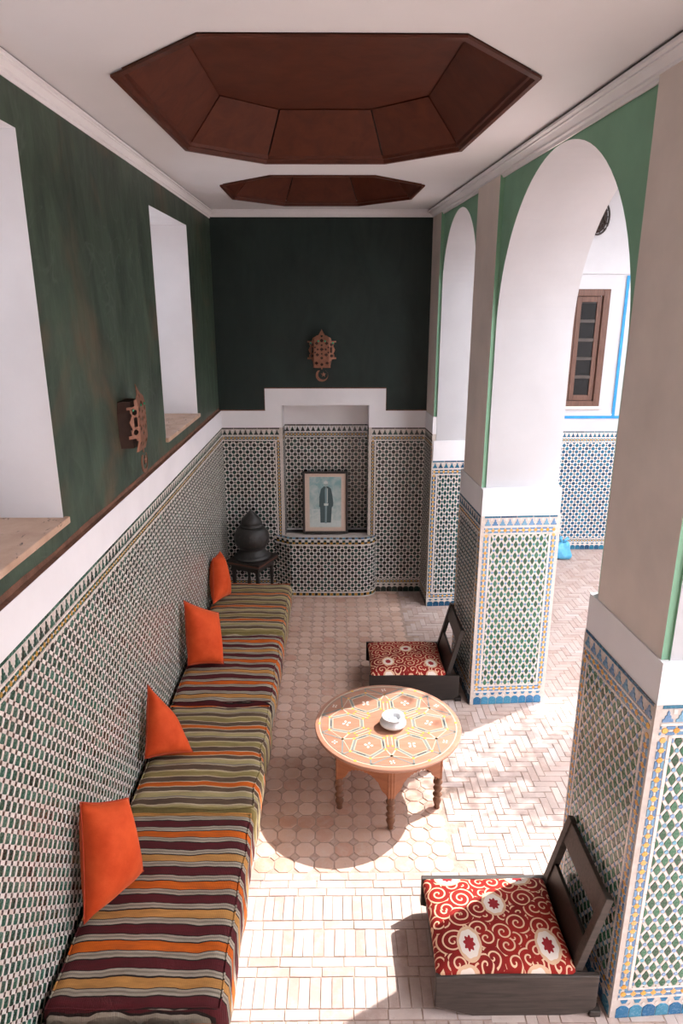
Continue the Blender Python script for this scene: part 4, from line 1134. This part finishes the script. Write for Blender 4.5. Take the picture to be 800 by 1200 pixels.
for i in range(nn_):                      # rim checks and the yellow band below it
    u0 = i * cum[-1] / nn_; u1 = u0 + cum[-1] / nn_
    chk.setdefault('tile_green_dark' if i % 2 else 'tile_white', MB()).prism([(u0 + .001, BZ - .024), (u1 - .001, BZ - .024), (u1 - .001, BZ - .003), (u0 + .001, BZ - .003)], basin_fn, 0, .014, .001)
    chk.setdefault('tile_blue_pale' if i % 2 else 'tile_green_dark', MB()).prism([(u0 + .001, 0.0), (u1 - .001, 0.0), (u1 - .001, .05), (u0 + .001, .05)], lambda u, v, h: (lambda q: (q[0], q[1] + v * 1.0 + .0, BZ + .0045 + h))(basin_fn(u, 0, .004)), 0, .002, .001)
    chk.setdefault('tile_mustard' if i % 2 else 'tile_green_dark', MB()).prism([(u0 + .001, BZ - .046), (u1 - .001, BZ - .046), (u1 - .001, BZ - .027), (u0 + .001, BZ - .027)], basin_fn, 0, .008, .001)
    chk.setdefault('tile_mustard' if i % 2 else 'tile_green_dark', MB()).prism([(u0 + .001, .012), (u1 - .001, .012), (u1 - .001, .040), (u0 + .001, .040)], basin_fn, 0, .003, .001)
    for z0, z1 in ((BZ - .062, BZ - .048), (.0, .010), (.042, .054)):
        chk.setdefault('tile_white', MB()).prism([(u0, z0), (u1, z0), (u1, z1), (u0, z1)], basin_fn, 0, .005, 0)
for mt, mb in chk.items(): stuff(mb.obj('rim_tiles', mt, fo, fix=False))

# ------------------------------------------------------------------ framed portrait photograph
pf = empty('picture_frame', (-.112, YB + .045, BZ + .008)); tag(pf, 'old portrait photograph in a dark frame leaning in the niche', 'picture')
pf.rotation_euler = (radians(-9), 0, 0)
FW, FH, FB = .442, .612, .022
m = MB()
for (x0, x1, z0, z1) in ((-FW / 2, -FW / 2 + FB, 0, FH), (FW / 2 - FB, FW / 2, 0, FH), (-FW / 2 + FB, FW / 2 - FB, 0, FB), (-FW / 2 + FB, FW / 2 - FB, FH - FB, FH)): m.box(x0, x1, -.014, .014, z0, z1)
bevel(m.obj('frame', 'frame_wood', pf), .004)
m = MB(); m.box(-FW / 2 + .01, FW / 2 - .01, -.002, .010, .01, FH - .01); m.obj('mount', 'photo_paper', pf)
ph0, ph1, pw = .062, FH - .055, .155
m = MB(); m.box(-pw, pw, -.0035, -.002, ph0, ph1); pr = m.obj('print', 'print_backdrop', pf)
def ppoly(pts, mt, y):
    pts = [(x * 1.22, .30 + (z - .287) * 1.16) for x, z in pts]
    m = MB(); n = len(pts); m.add([(x, y, z) for x, z in pts] + [(x, y + .0004, z) for x, z in pts], [tuple(range(n))] + [(i, (i + 1) % n, n + (i + 1) % n, n + i) for i in range(n)])
    m.obj('printed_shape', mt, pr, fix=True)
def ell(cx, cz, rx, rz, n=16): return [(cx + rx * cos(2 * pi * i / n), cz + rz * sin(2 * pi * i / n)) for i in range(n)]
ppoly([(-.124, .085), (.124, .085), (.124, .135), (.02, .145), (-.124, .120)], 'print_pale', -.0040)
ppoly([(-.110, .225), (-.045, .225), (-.045, .235), (-.110, .235)], 'print_pale', -.0042); ppoly([(-.060, .11), (-.050, .11), (-.050, .225), (-.060, .225)], 'print_pale', -.0042); ppoly([(-.105, .11), (-.097, .11), (-.097, .225), (-.105, .225)], 'print_pale', -.0042)
ppoly([(-.040, .120), (.045, .120), (.052, .25), (.062, .262), (.064, .29), (.056, .36), (.045, .410), (.022, .428), (-.014, .428), (-.036, .405), (-.048, .34), (-.050, .26), (-.042, .25)], 'print_dark', -.0046)
ppoly([(-.004, .115), (.010, .115), (.014, .27), (.018, .40), (.006, .43), (-.004, .40), (-.002, .27)], 'print_mid', -.0050)
ppoly([(-.010, .265), (.022, .265), (.024, .285), (-.012, .285)], 'print_pale', -.0054)
ppoly([(.013, .29), (.019, .29), (.020, .41), (.014, .415)], 'print_pale', -.0054)
ppoly([(-.030, .100), (-.006, .100), (-.004, .120), (-.028, .120)], 'print_pale', -.0050); ppoly([(.012, .098), (.034, .098), (.032, .118), (.014, .118)], 'print_pale', -.0050)
ppoly(ell(.004, .447, .016, .022), 'print_skin', -.0052); ppoly([(-.012, .450), (.020, .450), (.022, .466), (.004, .478), (-.014, .466)], 'print_pale', -.0056)

# ------------------------------------------------------------------ side table with lantern in the corner
st = empty('side_table', (-.800, 6.085, 0), radians(-25)); tag(st, 'small dark square side table with inlaid edge in the corner', 'table')
h_ = .178
bx('table_top', 'dark_wood', st, -h_, h_, -h_, h_, .452, .472); bx('edge_inlay', 'inlay_red', st, -h_ + .006, h_ - .006, -h_ + .006, h_ - .006, .436, .452); bx('lower_molding', 'dark_wood_worn', st, -h_ + .002, h_ - .002, -h_ + .002, h_ - .002, .424, .436)
bx('apron', 'dark_wood', st, -h_ + .03, h_ - .03, -h_ + .03, h_ - .03, .375, .424)
for sx in (-1, 1):
    for sy in (-1, 1):
        m = MB(); m.lathe([(.012, 0), (.018, .02), (.013, .05), (.020, .12), (.014, .2), (.021, .30), (.016, .33), (.022, .345), (.022, .40)], 14, (sx * (h_ - .05), sy * (h_ - .05), 0)); m.obj('leg', 'dark_wood', st, True)
la = empty('lantern', (-.800, 6.085, .4725)); tag(la, 'black domed metal lantern with pointed top on the corner side table', 'lantern')
m = MB(); m.lathe([(.165, 0), (.172, .008), (.170, .022), (.150, .034), (.135, .044), (.130, .060), (.112, .074), (.108, .088), (.128, .100)], 40); m.obj('foot', 'dark_metal', la, True)
m = MB(); m.lathe([(.126, .100), (.146, .125), (.160, .160), (.165, .195), (.162, .225), (.150, .258), (.128, .288), (.108, .304)], 40); bdy = m.obj('globe', 'dark_metal', la, True)
m = MB()
for q in range(20):
    a = 2 * pi * q / 20; 
    for z, r0 in ((.150, .1575), (.195, .1655), (.238, .158)):
        c_ = (cos(a) * r0, sin(a) * r0, z); m.add([(c_[0] + cos(a) * .004, c_[1] + sin(a) * .004, z), (c_[0] - sin(a) * .011, c_[1] + cos(a) * .011, z), (c_[0], c_[1], z + .015), (c_[0] + sin(a) * .011, c_[1] - cos(a) * .011, z), (c_[0], c_[1], z - .015)], [(0, 1, 2), (0, 2, 3), (0, 3, 4), (0, 4, 1)])
stuff(m.obj('studs', 'filigree_metal', bdy, fix=False))
m = MB(); m.lathe([(.108, .304), (.112, .312), (.104, .322), (.092, .326), (.094, .336), (.098, .345), (.088, .372), (.062, .405), (.036, .432), (.016, .452), (.004, .468)], 36); m.obj('pointed_lid', 'dark_metal', la, True)

# ------------------------------------------------------------------ pierced copper wall lamps
def lamp_mesh():
    """pierced sheet in x (width) / z (height), bulging towards -y"""
    def outline(x, z):      # z measured from the lower edge of the body, 0 .. .335
        ax_ = abs(x)
        if z < .075: lim = .078 + (.010 if z > .062 else 0)
        elif z < .120: lim = .112 + .018 * (1 if z < .092 else 0)
        elif z < .205: lim = .112 + .006 * sin(z * 90)
        elif z < .235: lim = .130 if z > .220 else .112
        elif z < .262: lim = .088 - (z - .235) * .3
        elif z < .285: lim = .080 - (z - .262) * 1.8
        elif z < .335: lim = max(.004, .030 * (1 - (z - .285) / .05))
        else: return False
        return ax_ < lim
    holes = [(0, .162, .019, 'd'), (0, .088, .015, 'd'), (0, .240, .015, 'o'), (-.045, .215, .017, 'd'), (.045, .215, .017, 'd'), (-.040, .115, .017, 'd'), (.040, .115, .017, 'd'), (-.086, .155, .020, 's'), (.086, .155, .020, 's'), (-.088, .205, .014, 'o'), (.088, .205, .014, 'o'), (-.088, .105, .014, 'o'), (.088, .105, .014, 'o'), (-.048, .042, .017, 'd'), (.048, .042, .017, 'd'), (0, .030, .013, 'o'), (0, .200, .009, 'o'), (-.036, .163, .009, 'o'), (.036, .163, .009, 'o'), (0, .124, .008, 'o'), (-.060, .180, .008, 'o'), (.060, .180, .008, 'o'), (-.060, .135, .008, 'o'), (.060, .135, .008, 'o'), (0, .278, .009, 'o')]
    def hole(x, z):
        for hx_, hz_, r, kd in holes:
            dx, dz = abs(x - hx_), abs(z - hz_)
            if kd == 'd' and dx + dz < r and not (dx > r * .25 and dz > r * .55): return True
            if kd == 'o' and dx * dx + dz * dz < r * r: return True
            if kd == 's' and dx < r * .5 and dz < r * 1.2: return True
        return False
    def dep(x, z):
        a = abs(x); d = .098 if a < .066 else .098 - (a - .066) * .62
        if z > .24: d -= (z - .24) * .25
        if z < .06: d -= (.06 - z) * .25
        return d
    st_ = .0034; mb = MB(); vid = {}
    def V(i, j):
        if (i, j) not in vid:
            x, z = i * st_, j * st_; vid[(i, j)] = len(mb.v); mb.v.append((x, -dep(x, z), z))
        return vid[(i, j)]
    for i in range(-42, 42):
        for j in range(0, 100):
            x, z = (i + .5) * st_, (j + .5) * st_
            if outline(x, z) and not hole(x, z): mb.f.append((V(i, j), V(i + 1, j), V(i + 1, j + 1), V(i, j + 1))); mb.mi.append(0)
    return mb
lamp_me = lamp_mesh().mesh('pierced_shade', 'rusty_copper')
mb = MB()            # crescent and star hanging below
n = 40; out = [(.056 * cos(t), -.062 + .056 * sin(t)) for t in [radians(50 - i * 280 / n - 0) for i in range(n + 1)]]
out = [(-x, z) for x, z in [(.056 * cos(radians(130 + 280 * i / n)) * -1, -.066 + .056 * sin(radians(130 + 280 * i / n))) for i in range(n + 1)]]
inn = [(.010 + .044 * cos(radians(125 + 290 * i / n)) * 1, -.060 + .044 * sin(radians(125 + 290 * i / n))) for i in range(n + 1)]
for i in range(n): mb.quad((out[i][0], -.090, out[i][1]), (out[i + 1][0], -.090, out[i + 1][1]), (inn[i + 1][0], -.090, inn[i + 1][1]), (inn[i][0], -.090, inn[i][1]))
sp = []
for q in range(10):
    r = .026 if q % 2 == 0 else .011; a = radians(90 + 36 * q); sp.append((.014 + r * cos(a), -.090, -.058 + r * sin(a)))
mb.add(sp + [(.014, -.096, -.058)], [(q, (q + 1) % 10, 10) for q in range(10)])
mb.add([(-.006, -.090, -.014), (.006, -.090, -.014), (.006, -.090, .006), (-.006, -.090, .006)], [(0, 1, 2, 3)])
cres_me = mb.mesh('crescent', 'rusty_copper')
mb = MB(); pb_ = [(-.080, .02), (.080, .02), (.100, .09), (.100, .20), (.080, .255), (-.080, .255), (-.100, .20), (-.100, .09)]
mb.add([(x, 0, z) for x, z in pb_] + [(x * .86, -.060, z) for x, z in pb_], [tuple(range(8)), tuple(range(15, 7, -1))] + [(i, (i + 1) % 8, 8 + (i + 1) % 8, 8 + i) for i in range(8)])
box_me = mb.mesh('lamp_box', 'lamp_box')
gm = MB(); gm.lathe([(.002, 0), (.007, .001), (.008, .003), (.005, .006), (.001, .007)], 12); gem_me = gm.mesh('glass_gem', 'green_gem', True)
def wall_lamp(loc, rz, label):
    root = empty('wall_lamp', loc, rz); tag(root, label, 'lamp', 'pierced copper wall lamps')
    o = link(bpy.data.objects.new('pierced_shade', lamp_me), root); s_ = o.modifiers.new('thick', 'SOLIDIFY'); s_.thickness = .003
    o = link(bpy.data.objects.new('crescent', cres_me), root); s_ = o.modifiers.new('thick', 'SOLIDIFY'); s_.thickness = .004
    link(bpy.data.objects.new('lamp_box', box_me), root)
    for x, z in ((-.100, .218), (.100, .218), (-.03, .235), (.03, .235)):
        g = link(bpy.data.objects.new('glass_gem', gem_me), root); g.location = (x, -.1 + max(0, (abs(x) - .066) * .62), z); g.rotation_euler = (radians(90), 0, 0)
wall_lamp((-.132, YU, 2.215), 0, 'pierced copper star lamp with crescent on the green end wall')
wall_lamp((XU, 3.50, 2.035), radians(90), 'pierced copper star lamp between the two window recesses')

# lamp on the courtyard wall, half hidden by the arch
ol = empty('hanging_lamp', (2.69, YC - .013, 3.52)); tag(ol, 'dark oval filigree lamp on the courtyard wall behind the arch', 'lamp')
m = MB(); 
def oval(t, r=1): return (.11 * r * cos(t), 0, .165 * r * sin(t) + .10)
m.tube([(lambda p: (p[0], -.02, p[2]))(oval(2 * pi * i / 36)) for i in range(36)], .010, 6, closed=True)
for r in (.72, .45, .2): m.tube([(lambda p: (p[0], -.06 + .035 * r, p[2]))(oval(2 * pi * i / 30, r)) for i in range(30)], .006, 5, closed=True)
for q in range(14):
    a = 2 * pi * q / 14; p0 = oval(a); p1 = oval(a + .5, .2); m.tube([(p0[0], -.02, p0[2]), ((p0[0] + p1[0]) / 2, -.05, (p0[2] + p1[2]) / 2), (p1[0], -.055, p1[2])], .005, 5)
m.obj('filigree', 'filigree_metal', ol, True)
m = MB(); m.add([oval(2 * pi * i / 28, .9) for i in range(28)] + [(p[0] * .8, -.012, (p[2] - .1) * .8 + .1) for p in [oval(2 * pi * i / 28, .9) for i in range(28)]], [tuple(range(28)), tuple(range(55, 27, -1))] + [(i, (i + 1) % 28, 28 + (i + 1) % 28, 28 + i) for i in range(28)]); m.obj('back_plate', 'lamp_box', ol)

# blue plastic bag left on the courtyard floor
bg = empty('plastic_bag', (2.565, 7.27, 0)); tag(bg, 'crumpled light blue plastic bag on the courtyard floor', 'bag')
def bagwarp(v):
    f = 1 - .35 * max(0, (v.z + .09) / .2)
    return Vector((v.x * f * (1 + .35 * noise.noise((v.x * 14, v.y * 14, v.z * 14))), v.y * f * (1 + .35 * noise.noise((v.x * 13 + 4, v.y * 13, v.z * 13))), v.z + (.025 * noise.noise((v.x * 20, v.y * 20, 3)) if v.z > 0 else 0)))
mb = round_box(12, 12, 10, .105, .085, .10, .06, bagwarp); o = mb.obj('bag_body', 'plastic_blue', bg, True); o.location = (0, 0, .102)
m = MB(); m.tube([(-.02, 0, .19), (-.03, .01, .225), (-.045, 0, .245)], [.022, .012, .028], 8); m.tube([(.0, 0, .19), (.02, .0, .225), (.045, .01, .235)], [.02, .012, .024], 8); m.obj('knot', 'plastic_blue', bg, True)

# ------------------------------------------------------------------ tree in the courtyard (its leaves dapple the sun)
def tree(loc, label, seed, nb, nl):
    tr = empty('courtyard_tree', loc); tag(tr, label, 'tree')
    m = MB(); m.tube([(0, 0, 0), (-.02, .03, 1.2), (.03, 0, 2.3), (0, 0, 3.2)], [.08, .06, .05, .03], 10)
    rt = random.Random(seed); tips = []
    for q in range(nb):
        a = rt.uniform(0, 2 * pi); b = rt.uniform(-.1, 1.1); L = rt.uniform(.4, .95)
        st0 = Vector((0, 0, rt.uniform(2.7, 3.3))); en = st0 + Vector((cos(a) * cos(b), sin(a) * cos(b), sin(b))) * L
        m.tube([tuple(st0), tuple(st0.lerp(en, .5) + Vector((0, 0, .05))), tuple(en)], [.02, .014, .006], 6); tips.append((st0, en))
    m.obj('trunk', 'bark', tr, True)
    lf = MB()
    for st0, en in tips:
        for q in range(nl):
            c_ = st0.lerp(en, rt.uniform(.35, 1.1)) + Vector((rt.gauss(0, .11), rt.gauss(0, .11), rt.gauss(0, .11)))
            d = Vector((rt.gauss(0, 1), rt.gauss(0, 1), rt.gauss(0, .6))).normalized(); w = d.cross(Vector((rt.gauss(0, 1), rt.gauss(0, 1), rt.gauss(0, 1)))).normalized()
            L = rt.uniform(.05, .085); W_ = L * .24
            lf.add([c_, c_ + d * L * .5 + w * W_, c_ + d * L, c_ + d * L * .5 - w * W_], [(0, 1, 2, 3)])
    stuff(lf.obj('leaves', 'leaf', tr, fix=False))
tree((3.50, 4.80, 0), 'leafy orange tree in the courtyard outside the wide arch', 11, 26, 80)
